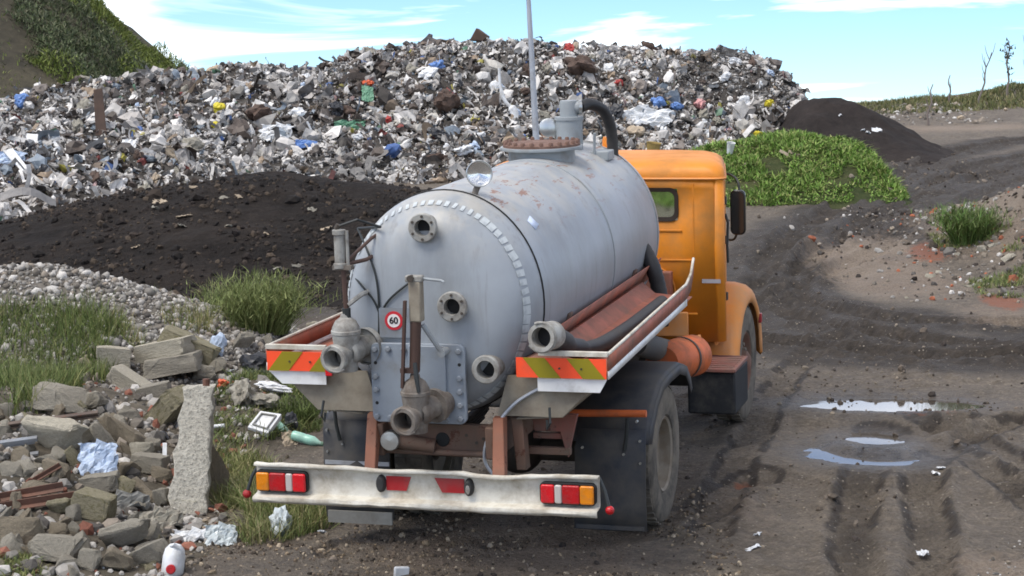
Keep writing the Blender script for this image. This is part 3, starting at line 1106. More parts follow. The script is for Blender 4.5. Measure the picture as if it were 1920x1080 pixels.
plate = MB().prism(rrect(px0, px1, pz0, pz1, .05, py_), (0, .035, 0)).build('inspection_plate', 'plate_paint', T, bev=.006)
MB().prism(rrect(px0 + .07, px1 - .07, pz0 + .05, pz1 - .06, .05, py_ + .034), (0, .12, 0)).build('plate_neck', 'grey_paint', plate)
MB().box(((px0 + px1) / 2 + .07, py_ - .008, (pz0 + pz1) / 2), (.26, .018, pz1 - pz0 - .02)).build('plate_rib', 'plate_paint', plate, bev=.008)
bme = MB().lathe([(.021, 0), (.021, .016), (.015, .022), (.0003, .022)], (0, 0, 0), (0, -1, 0), 6).mesh('bolt', 'plate_paint')
hme = MB().lathe([(.012, 0), (.0003, .0006)], (0, 0, 0), (0, -1, 0), 14).mesh('bolt_hole', 'gap_black')
for x in (px0 + .035, px1 - .04):
    for k, z in enumerate(np.linspace(pz0 + .04, pz1 - .045, 6)):
        o = link(bpy.data.objects.new('bolt', hme if (k in (1, 4) and x < 0) or (k == 4 and x > 0) else bme), plate)
        if o.data is hme:
            o.name = 'bolt_hole'
        o.location = (x, py_ - .0015, z)
for x in (px0 + .13, px0 + .24, px1 - .14):
    for z in (pz0 + .035, pz1 - .04):
        o = link(bpy.data.objects.new('bolt', bme), plate)
        o.location = (x, py_ - .0015, z)


def gate_valve(name, o, s=1., mat_='cast_grey', spin=0.):
    """bonneted gate valve: flange to the tank, body, bell mouth towards the back, bonnet above"""
    x, y, z = o
    v = MB()
    v.lathe([(.115, -.005), (.115, .03), (.075, .034), (.075, .10), (.088, .13), (.088, .20), (.07, .22)], (x + .085, y + .20, z + .03), (-.35, -.94, -.1), 30)
    b = v.build(name, mat_, T)
    MB().lathe([(.062, -.10), (.062, .10), (.092, .105), (.096, .12), (.096, .155), (.088, .165), (.064, .165), (.06, .14), (.058, -.02)], (x, y - .02, z), (-.12, -.985, -.03), 34).build('mouth', mat_, b)
    MB().lathe([(.0005, .02), (.058, .02)], (x, y - .02, z), (-.12, -.985, -.03), 26).build('bore', 'gap_black', b)
    MB().tube([(x + .088 * math.cos(a), y - .18, z + .088 * math.sin(a)) for a in np.linspace(1.9, 5.4, 18)], .008, 8).build('coupling_lip', mat_, b)
    MB().lathe([(.092, 0), (.094, .03), (.10, .035), (.10, .055), (.094, .06), (.092, .075), (.07, .12), (.035, .145), (.03, .17), (.0005, .17)], (x, y + .03, z + .10), (0, 0, 1), 30).build('bonnet', mat_, b)
    MB().lathe([(.07, -.12), (.08, 0), (.092, .11)], (x, y + .03, z), (0, 0, 1), 28).build('valve_body', mat_, b)
    return b


v1 = gate_valve('outlet_valve', (-.01, py_ - .27, 1.305), 1, 'cast_dirty')
MB().cyl((.08, py_ - .085, 1.335), (.10, py_ + .01, 1.335), .085, n=24).build('outlet_neck', 'cast_dirty', v1)
v2 = gate_valve('side_valve', (-.535, -2.24, 1.675), 1, 'cast_grey')
MB().lathe([(.125, 0), (.125, .05), (.09, .055), (.09, .3)], (-.45, -2.1, 1.70), (.3, .95, .05), 30).build('side_neck', 'cast_grey', v2)
# linkage of the outlet valve: air cylinder, lever and rods
ay = py_ - .24
cyl_ = MB().box((.02, ay, 2.06), (.085, .08, .27)).build('actuator', 'beige_panel', T, bev=.012)
MB().box((.015, ay - .01, 2.21), (.12, .06, .045)).build('head_block', 'cast_grey', cyl_, bev=.01)
MB().cyl((.0, ay - .06, 2.215), (.0, ay - .02, 2.215), .022).build('pivot_pin', 'dark_steel', cyl_)
MB().tube([(.06, ay, 2.21), (.2, ay - .02, 2.20), (.22, ay - .02, 2.19)], .010, 8).build('air_fitting', 'grey_paint', cyl_)
MB().cyl((.01, ay, 1.93), (-.01, ay, 1.60), .036).build('piston_rod', 'rod_brown', cyl_)
MB().box((-.062, ay - .05, 1.78), (.018, .03, .58), Euler((0, .07, 0)).to_matrix()).build('linkage_bar', 'rod_brown', T)
MB().box((-.04, ay - .01, 1.60), (.12, .05, .03)).build('linkage_clevis', 'rod_brown', T)
MB().tube([(.01, ay - .05, 1.66), (.025, ay - .07, 1.56), (.04, ay - .08, 1.47)], [.014, .017, .012], 8).build('hand_lever', 'cable_black', T)
MB().tube([(-.02, ay, 1.66), (-.01, ay, 1.55)], .02, 8).build('valve_stem', 'steel_bright', T)
MB().tube([(.05, ay + .02, 1.90), (.15, ay + .10, 1.70)], .017, 8).build('support_arm', 'grey_paint', T)
MB().cyl((.15, ay + .08, 1.70), (.15, ay + .19, 1.70), .026).build('support_foot', 'grey_paint', T)
# linkage of the side valve, standing beside the tank
sx, sy = -.535, -2.21
cy2 = MB().lathe([(.0005, 0), (.045, 0), (.045, .03), (.036, .035), (.036, .22), (.045, .225), (.045, .255), (.0005, .26)], (sx - .02, sy, 2.25), (0, 0, 1), 20).build('side_actuator', 'cast_grey', T)
MB().tube([(sx + .035, sy, 2.25), (sx + .035, sy, 2.50)], .012, 8).build('tie_rod', 'cast_grey', cy2)
MB().box((sx, sy, 2.255), (.13, .06, .03)).build('mount_plate', 'cast_dirty', cy2)
MB().tube([(sx - .04, sy, 2.51), (sx - .02, sy, 2.54)], .018, 8).build('air_fitting', 'dark_steel', cy2)
MB().tube([(sx, sy, 2.25), (sx + .005, sy, 2.10), (sx + .01, sy, 1.93)], .018, 8).build('piston_rod', 'rod_brown', cy2)
MB().tube([(sx + .01, sy, 1.98), (sx + .01, sy, 1.90)], .03, 8).build('rod_joint', 'cable_black', cy2)
MB().tube([(sx + .01, sy, 1.92), (sx + .0, sy, 1.79)], .02, 8).build('valve_stem', 'steel_bright', cy2)
MB().tube([(sx + .02, sy, 2.0), (sx + .09, sy + .08, 2.06), (sx + .13, sy + .25, 2.07)], .018, 8).build('support_bracket', 'cast_grey', cy2)
MB().tube([(sx, sy, 2.27), (sx + .12, sy + .12, 2.29), (sx + .16, sy + .35, 2.32)], .014, 8).build('support_stay', 'rod_brown', cy2)
MB().tube([(sx + .01, sy, 2.28), (sx + .13, sy + .2, 2.42), (sx + .15, sy + .35, 2.45)], .012, 8).build('support_stay', 'rod_brown', cy2)
# cables


def on_head(x, z, off=.012):
    return (x, tank_surf_y(x, z) - off, z)


def px_head(px, py):
    d = TB.T @ np.array([(px - 960) / FPX, -(py - 540) / FPX, 1.0])
    y = -2.05
    for _ in range(6):
        h = TC + d * ((y - TC[1]) / d[1])
        y = tank_surf_y(h[0], h[2])
    return on_head(h[0], h[2])


for pts in ([(672, 428), (690, 470), (704, 510), (710, 545), (712, 582)], [(650, 497), (675, 530), (700, 560), (712, 585)],
            [(768, 530), (745, 548), (728, 565), (715, 586)], [(712, 582), (712, 610), (711, 640)]):
    MB().tube(spline([px_head(*p) for p in pts], 5), .008, 6).build('air_line', 'cable_black', T)
MB().tube([(sx - .02, sy, 2.53), (sx + .1, sy + .03, 2.57), (sx + .2, sy + .2, 2.5), px_head(672, 428)], .009, 6).build('air_line', 'cable_black', T)
# speed sign with its square back plate
c = px_head(741, 600)
sy_ = c[1] - .012
MB().prism(rrect(c[0] - .105, c[0] + .11, c[2] - .115, c[2] + .085, .01, sy_), (0, .006, 0)).build('sign_backing', 'plate_paint', T)
sg = MB().lathe([(.0005, .0), (.064, .0), (.064, .004), (.0005, .005)], (c[0], sy_, c[2]), (0, -1, 0), 40).build('speed_sign', 'sign_red', T)
MB().lathe([(.0005, .006), (.045, .006), (.045, .003)], (c[0], sy_, c[2]), (0, -1, 0), 40).build('sign_face', 'sign_white', sg)


def text_mesh(body, size, mat_, bold=.012):
    cu = bpy.data.curves.new('lettering', 'FONT')
    cu.body = body
    cu.size = size
    cu.align_x = 'CENTER'
    cu.align_y = 'CENTER'
    cu.offset = bold * size
    cu.extrude = .0006
    o = bpy.data.objects.new('lettering', cu)
    COL.objects.link(o)
    bpy.context.view_layer.update()
    me = bpy.data.meshes.new_from_object(o.evaluated_get(bpy.context.evaluated_depsgraph_get()))
    bpy.data.objects.remove(o)
    me.materials.clear()
    me.materials.append(MAT[mat_])
    return me


o = link(bpy.data.objects.new('lettering', text_mesh('60', .062, 'sign_black', .03)), sg)
o.location = (c[0], sy_ - .0075, c[2])
o.rotation_euler = (math.pi / 2, 0, 0)

# side troughs with end boards
for s in (1, -1):
    def q(x, y, z):
        return (s * x, y, z)
    xo0, xo1 = 1.205, 1.115
    tr = MB().sheet([[q(.60, y, 1.60), q(.70, y, 1.63), q(.80, y, 1.545), q(1.0, y, 1.525), q(xo0 + (xo1 - xo0) * k / 6 - .01, y, 1.52)] for k, y in enumerate(np.linspace(-1.98, 1.25, 7))]).build('side_trough', 'red_oxide', T, 20, th=.008)
    MB().sheet([[q(.63, y, 1.58), q(.715, y, 1.74)] for y in np.linspace(-1.7, 1.9, 7)]).build('inner_board', 'red_oxide', tr, 20, th=.008)
    bd = []
    for y in np.linspace(-2.0, .95, 8):
        x = xo0 + (xo1 - xo0) * (y + 2) / 3.2
        bd.append([q(x, y, 1.50), q(x, y, 1.555)])
    MB().sheet(bd).build('board_stripe', 'white_plate', tr, th=.008)
    bd = []
    for y in np.linspace(-2.0, .95, 8):
        x = xo0 + (xo1 - xo0) * (y + 2) / 3.2
        bd.append([q(x, y, 1.5555), q(x, y, 1.665)])
    bd.append([q(1.12, 1.12, 1.60), q(1.12, 1.14, 1.72)])
    bd.append([q(1.11, 1.28, 1.72), q(1.11, 1.30, 1.82)])
    MB().sheet(bd).build('side_board', 'red_oxide', tr, th=.010)
    MB().tube([q(xo0, -2.0, 1.668), q(1.12, .95, 1.668), q(1.12, 1.14, 1.725), q(1.11, 1.30, 1.825)], .011, 8).build('board_rim', 'white_paint', tr)
    MB().tube([q(1.125, .05, 1.50), q(1.135, .05, 1.67)], .012, 6).build('board_post', 'red_oxide_dull', tr)
    # rear end: white strip, striped plate, white plate, beige wing
    xi = .735 if s > 0 else .765
    MB().box(q((xi + 1.207) / 2, -2.0, 1.667), (1.207 - xi, .03, .034)).build('white_strip', 'white_paint', tr, bev=.003)
    ci = .583 if s > 0 else .70
    cz0, cz1, cyp = 1.503, 1.638, -2.018
    pl = MB().box(q((ci + 1.197) / 2, cyp + .004, (cz0 + cz1) / 2), (1.197 - ci, .006, cz1 - cz0 - .002)).build('chevron_plate', 'chevron_orange', T)
    w_, sh = .15, .11
    x0 = .63 - .45
    k = 0
    while x0 < 1.25:
        if k % 2 == 1:
            # stripe runs down and outwards; clip to the plate
            poly = []
            z0c, z1c = cz0, cz1
            A, B = (x0, cz1), (x0 + w_, cz1)
            Cc, D = (x0 + w_ + sh, cz0), (x0 + sh, cz0)
            pts = [A, B, Cc, D]
            for lim, sign in ((ci, 1), (1.197, -1)):
                o2 = []
                for a, b in zip(pts, pts[1:] + pts[:1]):
                    ia, ib = sign * (a[0] - lim) >= 0, sign * (b[0] - lim) >= 0
                    if ia:
                        o2.append(a)
                    if ia != ib:
                        t = (lim - a[0]) / (b[0] - a[0])
                        o2.append((lim, a[1] + t * (b[1] - a[1])))
                pts = o2
                if not pts:
                    break
            if len(pts) >= 3:
                MB().prism([q(a, cyp - .0008, b) for a, b in pts], (0, -.0022, 0)).build('olive_stripe', 'chevron_olive', pl)
        x0 += w_
        k += 1
    for bx_ in (.88, 1.03):
        MB().cyl(q(bx_, cyp - .001, 1.57), q(bx_, cyp - .008, 1.57), .007, n=8).build('rivet', 'dark_steel', pl)
    xa = .722 if s > 0 else .775
    MB().prism([q(xa, -2.0, 1.50), q(1.197, -2.0, 1.50), q(1.147 if s > 0 else 1.10, -2.0, 1.408), q(xa, -2.0, 1.408)], (0, .008, 0)).build('white_wing', 'white_plate', T, bev=.002)
    MB().prism([q(.50, -1.94, 1.50), q(1.15, -1.94, 1.50), q(.87, -1.94, 1.222), q(.42, -1.94, 1.222)], (0, .012, 0)).build('beige_wing', 'beige_panel', T)
    MB().sheet([[q(1.14, y, 1.50), q(.87, y, 1.222), q(.55, y, 1.20)] for y in (-1.93, -.9)]).build('under_panel', 'beige_panel', T, 20, th=.008)
    MB().tube([q(.80, -2.0, 1.30), q(.81, -2.03, 1.20), q(.79, -2.03, 1.16), q(.785, -2.02, 1.22)], .009, 6).build('wing_hook', 'cable_black', T)
MB().box((-.69, -2.16, 1.53), (.05, .012, .05)).build('side_reflector', 'lens_bright_red', T, bev=.004)

# suction pipe lying in the right-hand trough
hz_ = 1.685
sp = MB().pipe((.80, -2.16, 1.80), (.83, -1.98, 1.785), .095, .068, 36).build('suction_pipe', 'cast_grey', T)
MB().lathe([(.0005, .10), (.068, .10)], (.80, -2.16, 1.80), (.16, .98, -.08), 24).build('bore', 'gap_black', sp)
MB().tube([(.80 + .098 * math.cos(a), -2.15, 1.80 + .098 * math.sin(a)) for a in np.linspace(-2.6, 2.0, 24)], .010, 8).build('coupling_lip', 'cast_grey', sp)
MB().tube(spline([(.825, -2.0, 1.78), (.90, -1.75, 1.66), (.97, -1.4, 1.60), (1.0, -.6, 1.58), (1.0, .6, 1.58)], 8), [.085] * 6 + [.07] * 6 + [.055] * 21, 20).build('pipe_body', 'hose_black', sp)
hp = spline([(.80, 1.45, 1.25), (.80, 1.5, 1.36), (.775, 1.5, 1.55), (.722, 1.5, 1.74), (.60, 1.6, 1.9), (.45, 1.75, 2.0)], 8)
MB().tube(hp, [.062 + .004 * (i % 2) for i in range(len(hp))], 16).build('black_hose', 'hose_black', T)

# wheels


def wheel(name, x, y, side, front_=False):
    R_, wd = .527, .25
    prof = [(.285, -.10), (.30, -.118), (.36, -.125), (.44, -.125), (.50, -.118), (.52, -.098), (.527, -.06), (.527, .06), (.52, .098), (.50, .118), (.44, .125), (.36, .125), (.30, .118), (.285, .10)]
    e = MB().lathe(prof, (x, y, R_), (1, 0, 0), 56).build('tyre', 'tyre', T, 40)
    e.name = 'tyre'
    # tread lugs
    lg = MB()
    for k in range(40):
        a = 2 * math.pi * k / 40
        ca, sa = math.cos(a), math.sin(a)
        for sd_ in (-1, 1):
            Rm = Matrix.Rotation(a, 3, 'X')
            lg.box(Vector((x + sd_ * .064, y, R_)) + Rm @ Vector((0, 0, .527)), (.085, .048, .014), Rm)
    lg.build('tread', 'tyre', e)
    d = side
    dish = -.06 if not front_ else .05
    rp_ = [(.288, .10 * d), (.28, .112 * d), (.262, .10 * d), (.25, (.02 if not front_ else .06) * d), (.235, (dish) * d), (.12, (dish + .01) * d), (.11, (dish + .07) * d), (.06, (dish + .10) * d), (.0005, (dish + .10) * d)]
    rim = MB().lathe(rp_, (x, y, R_), (1, 0, 0), 40).build('rim', 'rim_red' if front_ else 'rim', T, 40)
    MB().lathe([(.288, -.10 * d), (.27, -.10 * d), (.26, .02 * d), (.0005, .0)], (x, y, R_), (1, 0, 0), 32).build('rim_back', 'rim', rim)
    nb = MB().lathe([(.018, 0), (.018, .03), (.0003, .032)], (0, 0, 0), (d, 0, 0), 6).mesh('wheel_nut', 'rim')
    for k in range(10):
        o = link(bpy.data.objects.new('wheel_nut', nb), rim)
        a = k * math.pi / 5
        o.location = (x + (dish + .008) * d, y + .17 * math.cos(a), R_ + .17 * math.sin(a))


for s in (1, -1):
    wheel('rear', s * 1.02, 0, s)
    wheel('rear', s * .73, 0, s)
    wheel('front', s * 1.0, 3.604, s, True)
# mudguards, flaps, carrier tubes
gpf = [(.60, .93), (.55, 1.02), (.42, 1.13), (.15, 1.20), (-.2, 1.205), (-.5, 1.19), (-.72, 1.10), (-.90, .96), (-.985, .84)]
for s in (1, -1):
    xo, xin = 1.225, .60
    g = MB().sheet([[(s * xin, y, z), (s * (xo - .03), y, z), (s * xo, y * .99, z - .015)] for y, z in gpf]).build('mudguard', 'guard_black', T, 50, th=.012)
    c0 = (-.05, .55)
    MB().sheet([[(s * xo, y * .99, z - .015), (s * (xo + .004), y + (c0[0] - y) * .13, z + (c0[1] - z) * .13)] for y, z in gpf]).build('guard_lip', 'guard_black', g, 50, th=.010)
    rows = []
    for z, dy in ((.93, .02), (.80, .0), (.6, -.015), (.4, -.02), (.2, .0)):
        rows.append([(s * (.70 + (.03 if z > .8 else 0) - .02 * (z < .3)), -1.0 + dy, z), (s * .95, -1.012 + dy, z), (s * 1.215, -1.0 + dy, z)])
    fl = MB().sheet(rows).build('mud_flap', 'guard_black', T, 50, th=.012)
    for bx_, bz_ in ((.76, .80), (1.18, .86), (1.16, 1.0), (1.18, .70), (1.06, .76)):
        MB().cyl((s * bx_, -1.0, bz_), (s * bx_, -1.03, bz_), .009, n=8).build('rivet', 'steel_bright', fl)
    MB().cyl((s * .60, -1.02, 1.045), (s * 1.23, -1.02, 1.06), .026, n=14).build('guard_tube', 'orange_primer', T)
    MB().tube([(s * 1.10, -1.05, 1.03), (s * 1.09, -1.05, .90), (s * 1.07, -1.04, .79)], .014, 8).build('flap_strap', 'cable_black', fl)
    MB().box((s * .95, -1.02, .62 if s < 0 else .225), (.50, .02, .03)).build('flap_bar', 'galvanised' if s < 0 else 'guard_black', fl)
# lower board hanging behind the left wheels
MB().box((-.93, -1.06, .22), (.50, .02, .09)).build('flap_weight', 'plastic_grey', T)

# rear bumper: battered white channel
NB = 26


def bump_row(zoff, yoff, seed, amp):
    r_ = random.Random(seed)
    o = []
    for k in range(NB + 1):
        x = -1.20 + 2.40 * k / NB
        dent = -.028 * math.exp(-((x - .52) / .22) ** 2) - .012 * math.exp(-((x + .2) / .3) ** 2)
        o.append((x, -2.27 + yoff + r_.uniform(-amp, amp) * .5, .915 + zoff + (dent if zoff > -.1 else dent * .15) + r_.uniform(-amp, amp)))
    return o


bumper = MB().sheet([bump_row(-.012, -.052, 1, .003), bump_row(.002, -.045, 2, .004), bump_row(.002, -.01, 2, .004), bump_row(-.01, 0, 3, .002), bump_row(-.10, 0, 4, .001), bump_row(-.19, 0, 5, .001), bump_row(-.205, -.01, 6, .001), bump_row(-.215, -.095, 7, .004), bump_row(-.232, -.10, 8, .004), bump_row(-.25, -.092, 9, .003)]).build('bumper', 'white_paint', T, 40, th=.010)
for s, x0 in ((-1, -1.005), (1, .995)):
    y = -2.282
    lb = MB().prism(rrect(x0 - .19, x0 + .19, .725, .875, .035, y), (0, -.035, 0)).build('tail_lamp', 'gap_black', T, bev=.006)
    segs = [(-.178, -.085, 'lens_amber'), (-.084, .035, 'lens_red'), (.036, .085, 'lens_clear'), (.086, .178, 'lens_bright_red')]
    for a, b, mt in segs:
        a, b = (a, b) if s < 0 else (-b, -a)
        MB().prism(rrect(x0 + a, x0 + b, .738, .862, .014, y - .034), (0, -.024, 0)).build('lens', mt, lb, bev=.010, seg=3)
for x, mt in ((-.30, 1), (.315, 1)):
    lp = MB().lathe([(.0005, .045), (.03, .045), (.042, .03), (.045, 0)], (x, -2.275, .81), (0, -1, 0), 20, .75, 1.35).build('plate_lamp', 'black_rubber', T)
    if x > 0:
        MB().lathe([(.0005, .05), (.02, .046)], (x, -2.277, .80), (0, -1, 0), 14, .8, 1.6).build('lens', 'lamp_glass', lp)
for pts in ([(-.265, .862), (-.09, .862), (-.125, .765), (-.265, .765)], [(.075, .862), (.28, .862), (.28, .765), (.125, .765)]):
    MB().prism([(x, -2.279, z) for x, z in pts], (0, -.004, 0)).build('reflector', 'reflector_red', T)
for s in (-1, 1):
    MB().tube([(s * 1.19, -2.25, .90), (s * 1.235, -2.28, .82), (s * 1.265, -2.3, .72)], .012, 8).build('marker_rod', 'cable_black', T)
    MB().lathe([(.030 * math.sin(a), -.030 * math.cos(a)) for a in np.linspace(.01, math.pi - .01, 10)], (s * 1.27, -2.3, .70), (0, 0, 1), 16).build('marker_ball', 'lens_red', T)
# chassis under the tank
for s in (-1, 1):
    ch = MB().box((s * .40, .9, 1.05), (.08, 5.9, .22)).build('frame_rail', 'chassis_brown', T, bev=.01)
    MB().hexa([(s * .445 - .035, -2.02, 1.22), (s * .445 + .035, -2.02, 1.22), (s * .445 + .045, -1.94, 1.22), (s * .445 - .045, -1.94, 1.22)], [(s * .40 - .04, -2.24, .86), (s * .40 + .04, -2.24, .86), (s * .40 + .04, -2.18, .86), (s * .40 - .04, -2.18, .86)] if s < 0 else [(.46, -2.24, .86), (.55, -2.24, .86), (.55, -2.18, .86), (.46, -2.18, .86)]).build('bumper_bracket', 'bracket_rust', T, bev=.006)
    MB().box((s * .47, -1.2, 1.24), (.10, .8, .17)).build('saddle_beam', 'chassis_brown', T, bev=.01)
cm = MB().prism([(-.42, -1.95, 1.15), (.46, -1.95, 1.15), (.46, -1.95, .97), (-.1, -1.95, .93), (-.42, -1.95, .97)], (0, .06, 0)).build('crossmember', 'chassis_brown', T, bev=.006)
MB().lathe([(.0005, .004), (.045, .004), (.05, 0)], (.03, -1.952, 1.045), (0, -1, 0), 20).build('crossmember_hole', 'gap_black', cm)
MB().cyl((-.42, -1.975, .965), (.46, -1.975, .955), .022, n=12).build('cross_tube', 'chassis_brown', cm)
for x, z in ((.2, 1.08), (.27, 1.03), (-.12, 1.0), (.32, 1.06)):
    MB().cyl((x, -1.951, z), (x, -1.955, z), .011, n=10).build('bolt', 'dark_steel', cm)
fl = MB().lathe([(.0005, .0), (.062, -.004), (.068, -.014), (.068, -.07), (.055, -.08)], (-.30, -2.10, 1.055), (.05, -1, .05), 30).build('fog_lamp', 'steel_bright', T)
MB().cyl((-.30, -2.03, 1.05), (-.02, -1.97, 1.0), .05, n=18).build('lamp_housing', 'chassis_brown', fl)
# battered bracket on the right with its bars
br = MB().prism([(.60, -1.75, 1.20), (.92, -1.75, 1.20), (.90, -1.75, 1.12), (.87, -1.75, 1.0), (.85, -1.75, .90), (.82, -1.75, 1.0), (.80, -1.75, 1.08), (.62, -1.75, 1.08)], (0, .05, 0)).build('tow_bracket', 'red_oxide_dull', T, bev=.004)
MB().box((.70, -1.74, .945), (.34, .05, .05)).build('bracket_bar', 'chassis_brown', br, bev=.006)
MB().box((.70, -1.70, 1.04), (.20, .04, .04)).build('bracket_bar', 'red_oxide_dull', br, bev=.006)
MB().hexa([(.50, -1.9, 1.2), (.58, -1.9, 1.2), (.58, -1.8, 1.2), (.50, -1.8, 1.2)], [(.53, -1.9, .84), (.60, -1.9, .84), (.60, -1.8, .84), (.53, -1.8, .84)]).build('bracket_plate', 'chassis_brown', br, bev=.006)
MB().tube(spline([(.40, -1.98, .80), (.34, -2.0, .92), (.36, -2.02, 1.05), (.42, -1.99, 1.16), (.56, -1.96, 1.32), (.78, -1.95, 1.45)], 6), .012, 6).build('cable_loop', 'galvanised', T)
# axle, differential, springs, prop shaft
MB().cyl((-.95, 0, .527), (.95, 0, .527), .085, n=18).build('rear_axle', 'dark_steel', T)
MB().lathe([(.19 * math.sin(a), -.21 * math.cos(a)) for a in np.linspace(.02, math.pi - .02, 14)], (0, -.02, .53), (0, 1, 0), 24).build('differential', 'dark_steel', T)
MB().cyl((-.95, 3.604, .5), (.95, 3.604, .5), .06, n=16).build('front_axle', 'dark_steel', T)
for s in (-1, 1):
    sp_ = MB()
    for k in range(5):
        L_ = .75 - .12 * k
        sp_.sheet([[(s * .40 + d, y, .92 - .02 * k - .16 * (1 - (y / .75) ** 2)) for d in (-.04, .04)] for y in np.linspace(-L_, L_, 9)])
    sp_.build('leaf_spring', 'dark_steel', T, th=.012)
MB().cyl((0, .1, .56), (0, 2.6, .75), .05, n=14).build('drive_shaft', 'dark_steel', T)
MB().box((0, 2.55, .86), (.55, .9, .45)).build('gearbox', 'dark_steel', T, bev=.06)
# primer-orange air tank and the black box under the step
at_k = MB().lathe([(.0005, -.46), (.13, -.44), (.17, -.38), (.175, .30), (.13, .36), (.0005, .38)], (.93, 1.58, .95), (.12, .98, -.10), 28).build('air_tank', 'orange_primer', T)
MB().lathe([(.178, -.02), (.18, -.02), (.18, .02), (.178, .02)], (.93, 1.58, .95), (.12, .98, -.10), 28).build('tank_strap', 'dark_steel', at_k)
MB().cyl((.72, .9, 1.20), (.86, 1.3, 1.06), .10, n=18).build('silencer', 'hose_grey', T)
MB().tube([(.62, .6, 1.3), (.74, 1.0, 1.15), (.8, 1.2, 1.05)], .03, 8).build('stay_pipe', 'cable_black', T)
for s in (1, -1):
    sb = MB().box((s * 1.02, 2.72, .485), (.42, .62, .37)).build('battery_box', 'black_rubber', T, bev=.02)
    stp = MB().box((s * 1.03, 2.68, .695), (.42, .62, .035)).build('step_plate', 'tread_plate', T, bev=.008)
    for k in range(7):
        MB().box((s * 1.03, 2.43 + .085 * k, .7155), (.36, .03, .008)).build('step_rib', 'tread_plate', stp, bev=.003)
    MB().tube([(s * .86, 2.7, .70), (s * .86, 2.75, .84), (s * .84, 2.8, .92)], .02, 8).build('step_stay', 'orange_dusty', T)

# cab: pressed orange shell, narrowing forward, rounded roof
CY = 2.83


def cab_sec(z, y0, y1, wr, wf, r, n=7):
    o = []
    for cx, cy_, a0 in ((wr - r, y0 + r, -90), (wf - r, y1 - r, 0), (-wf + r, y1 - r, 90), (-wr + r, y0 + r, 180)):
        for k in range(n + 1):
            a = math.radians(a0 + 90 * k / n)
            o.append((cx + r * math.cos(a), cy_ + r * math.sin(a), z))
    return o


def loft(secs, cap0=True, cap1=True):
    m_ = MB()
    n = len(secs[0])
    vs_ = [p for s_ in secs for p in s_]
    fs_ = []
    for i in range(len(secs) - 1):
        for k in range(n):
            k2 = (k + 1) % n
            fs_.append((i * n + k, i * n + k2, (i + 1) * n + k2, (i + 1) * n + k))
    if cap0:
        fs_.append(tuple(range(n - 1, -1, -1)))
    if cap1:
        fs_.append(tuple((len(secs) - 1) * n + k for k in range(n)))
    return m_.add(vs_, fs_)


WR, WF, CY1 = 1.058, .83, 4.15
zw0, zw1, xw0, xw1 = 1.935, 2.215, .24, .665
# body as separate panels round real rear windows: rear wall pieces, sides and floor
cab = MB()
rc = .07
secs = [(.862, 0), (1.45, .0), (2.30, .012)]


def wall_pt(u, z):
    return (u, CY, z)


# rear wall with two window openings
us = [-(WR - rc), -xw1, -xw0, xw0, xw1, WR - rc]
zs = [.862, zw0, zw1, 2.305]
vs, fs = [], []
for z in zs:
    for u in us:
        vs.append((u, CY, z))
for i in range(3):
    for j in range(5):
        if i == 1 and j in (1, 3):
            continue
        a = i * 6 + j
        fs.append((a, a + 1, a + 7, a + 6))
cab.add(vs, fs)
for s in (1, -1):       # rounded corner and flank with a door window opening
    cor = []
    for k in range(7):
        a = math.radians(-90 + 90 * k / 6)
        cor.append((s * (WR - rc + rc * math.cos(a)), CY + rc + rc * math.sin(a)))
    cab.sheet([[(x, y, z) for x, y in cor] for z in (.862, 1.6, 2.305)])
    ysd = [CY + rc, 3.15, 3.85, CY1]
    vs = [(s * (WR + (WF - WR) * (y - CY) / (CY1 - CY)), y, z) for z in (.862, 1.62, 2.18, 2.305) for y in ysd]
    fs = [(i * 4 + j, i * 4 + j + 1, i * 4 + j + 5, i * 4 + j + 4) for i in range(3) for j in range(3) if not (i == 1 and j == 1)]
    cab.add(vs, fs)
# windscreen wall with an opening
us = [-WF, -.82, .82, WF]
vs = [(u, CY1, z) for z in (.862, 1.66, 2.16, 2.305) for u in us]
cab.add(vs, [(i * 4 + j, i * 4 + j + 1, i * 4 + j + 5, i * 4 + j + 4) for i in range(3) for j in range(3) if not (i == 1 and j == 1)])
cab_o = cab.build('cab', 'orange_paint', T, 40, th=.02)
roof = loft([cab_sec(2.30, CY - .014, CY1 + .02, WR + .014, WF + .014, .10), cab_sec(2.33, CY - .014, CY1 + .02, WR + .014, WF + .014, .10), cab_sec(2.375, CY - .002, CY1 + .0, WR + .0, WF + .0, .12),
             cab_sec(2.41, CY + .03, CY1 - .04, WR - .035, WF - .035, .14), cab_sec(2.435, CY + .09, CY1 - .1, WR - .10, WF - .10, .16), cab_sec(2.45, CY + .2, CY1 - .2, WR - .24, WF - .24, .18),
             cab_sec(2.458, CY + .45, CY1 - .45, WR - .6, WF - .6, .15)]).build('roof', 'orange_paint', T, 60)
MB().tube([(p[0], p[1], 2.302) for p in cab_sec(0, CY - .016, CY1 + .02, WR + .016, WF + .016, .1)] + [cab_sec(2.302, CY - .016, CY1 + .02, WR + .016, WF + .016, .1)[0]], .012, 6, False).build('gutter', 'orange_dusty', roof)
MB().box((0, (CY + CY1) / 2, .87), (WR * 1.8, CY1 - CY - .1, .03)).build('cab_floor', 'dark_steel', cab_o)
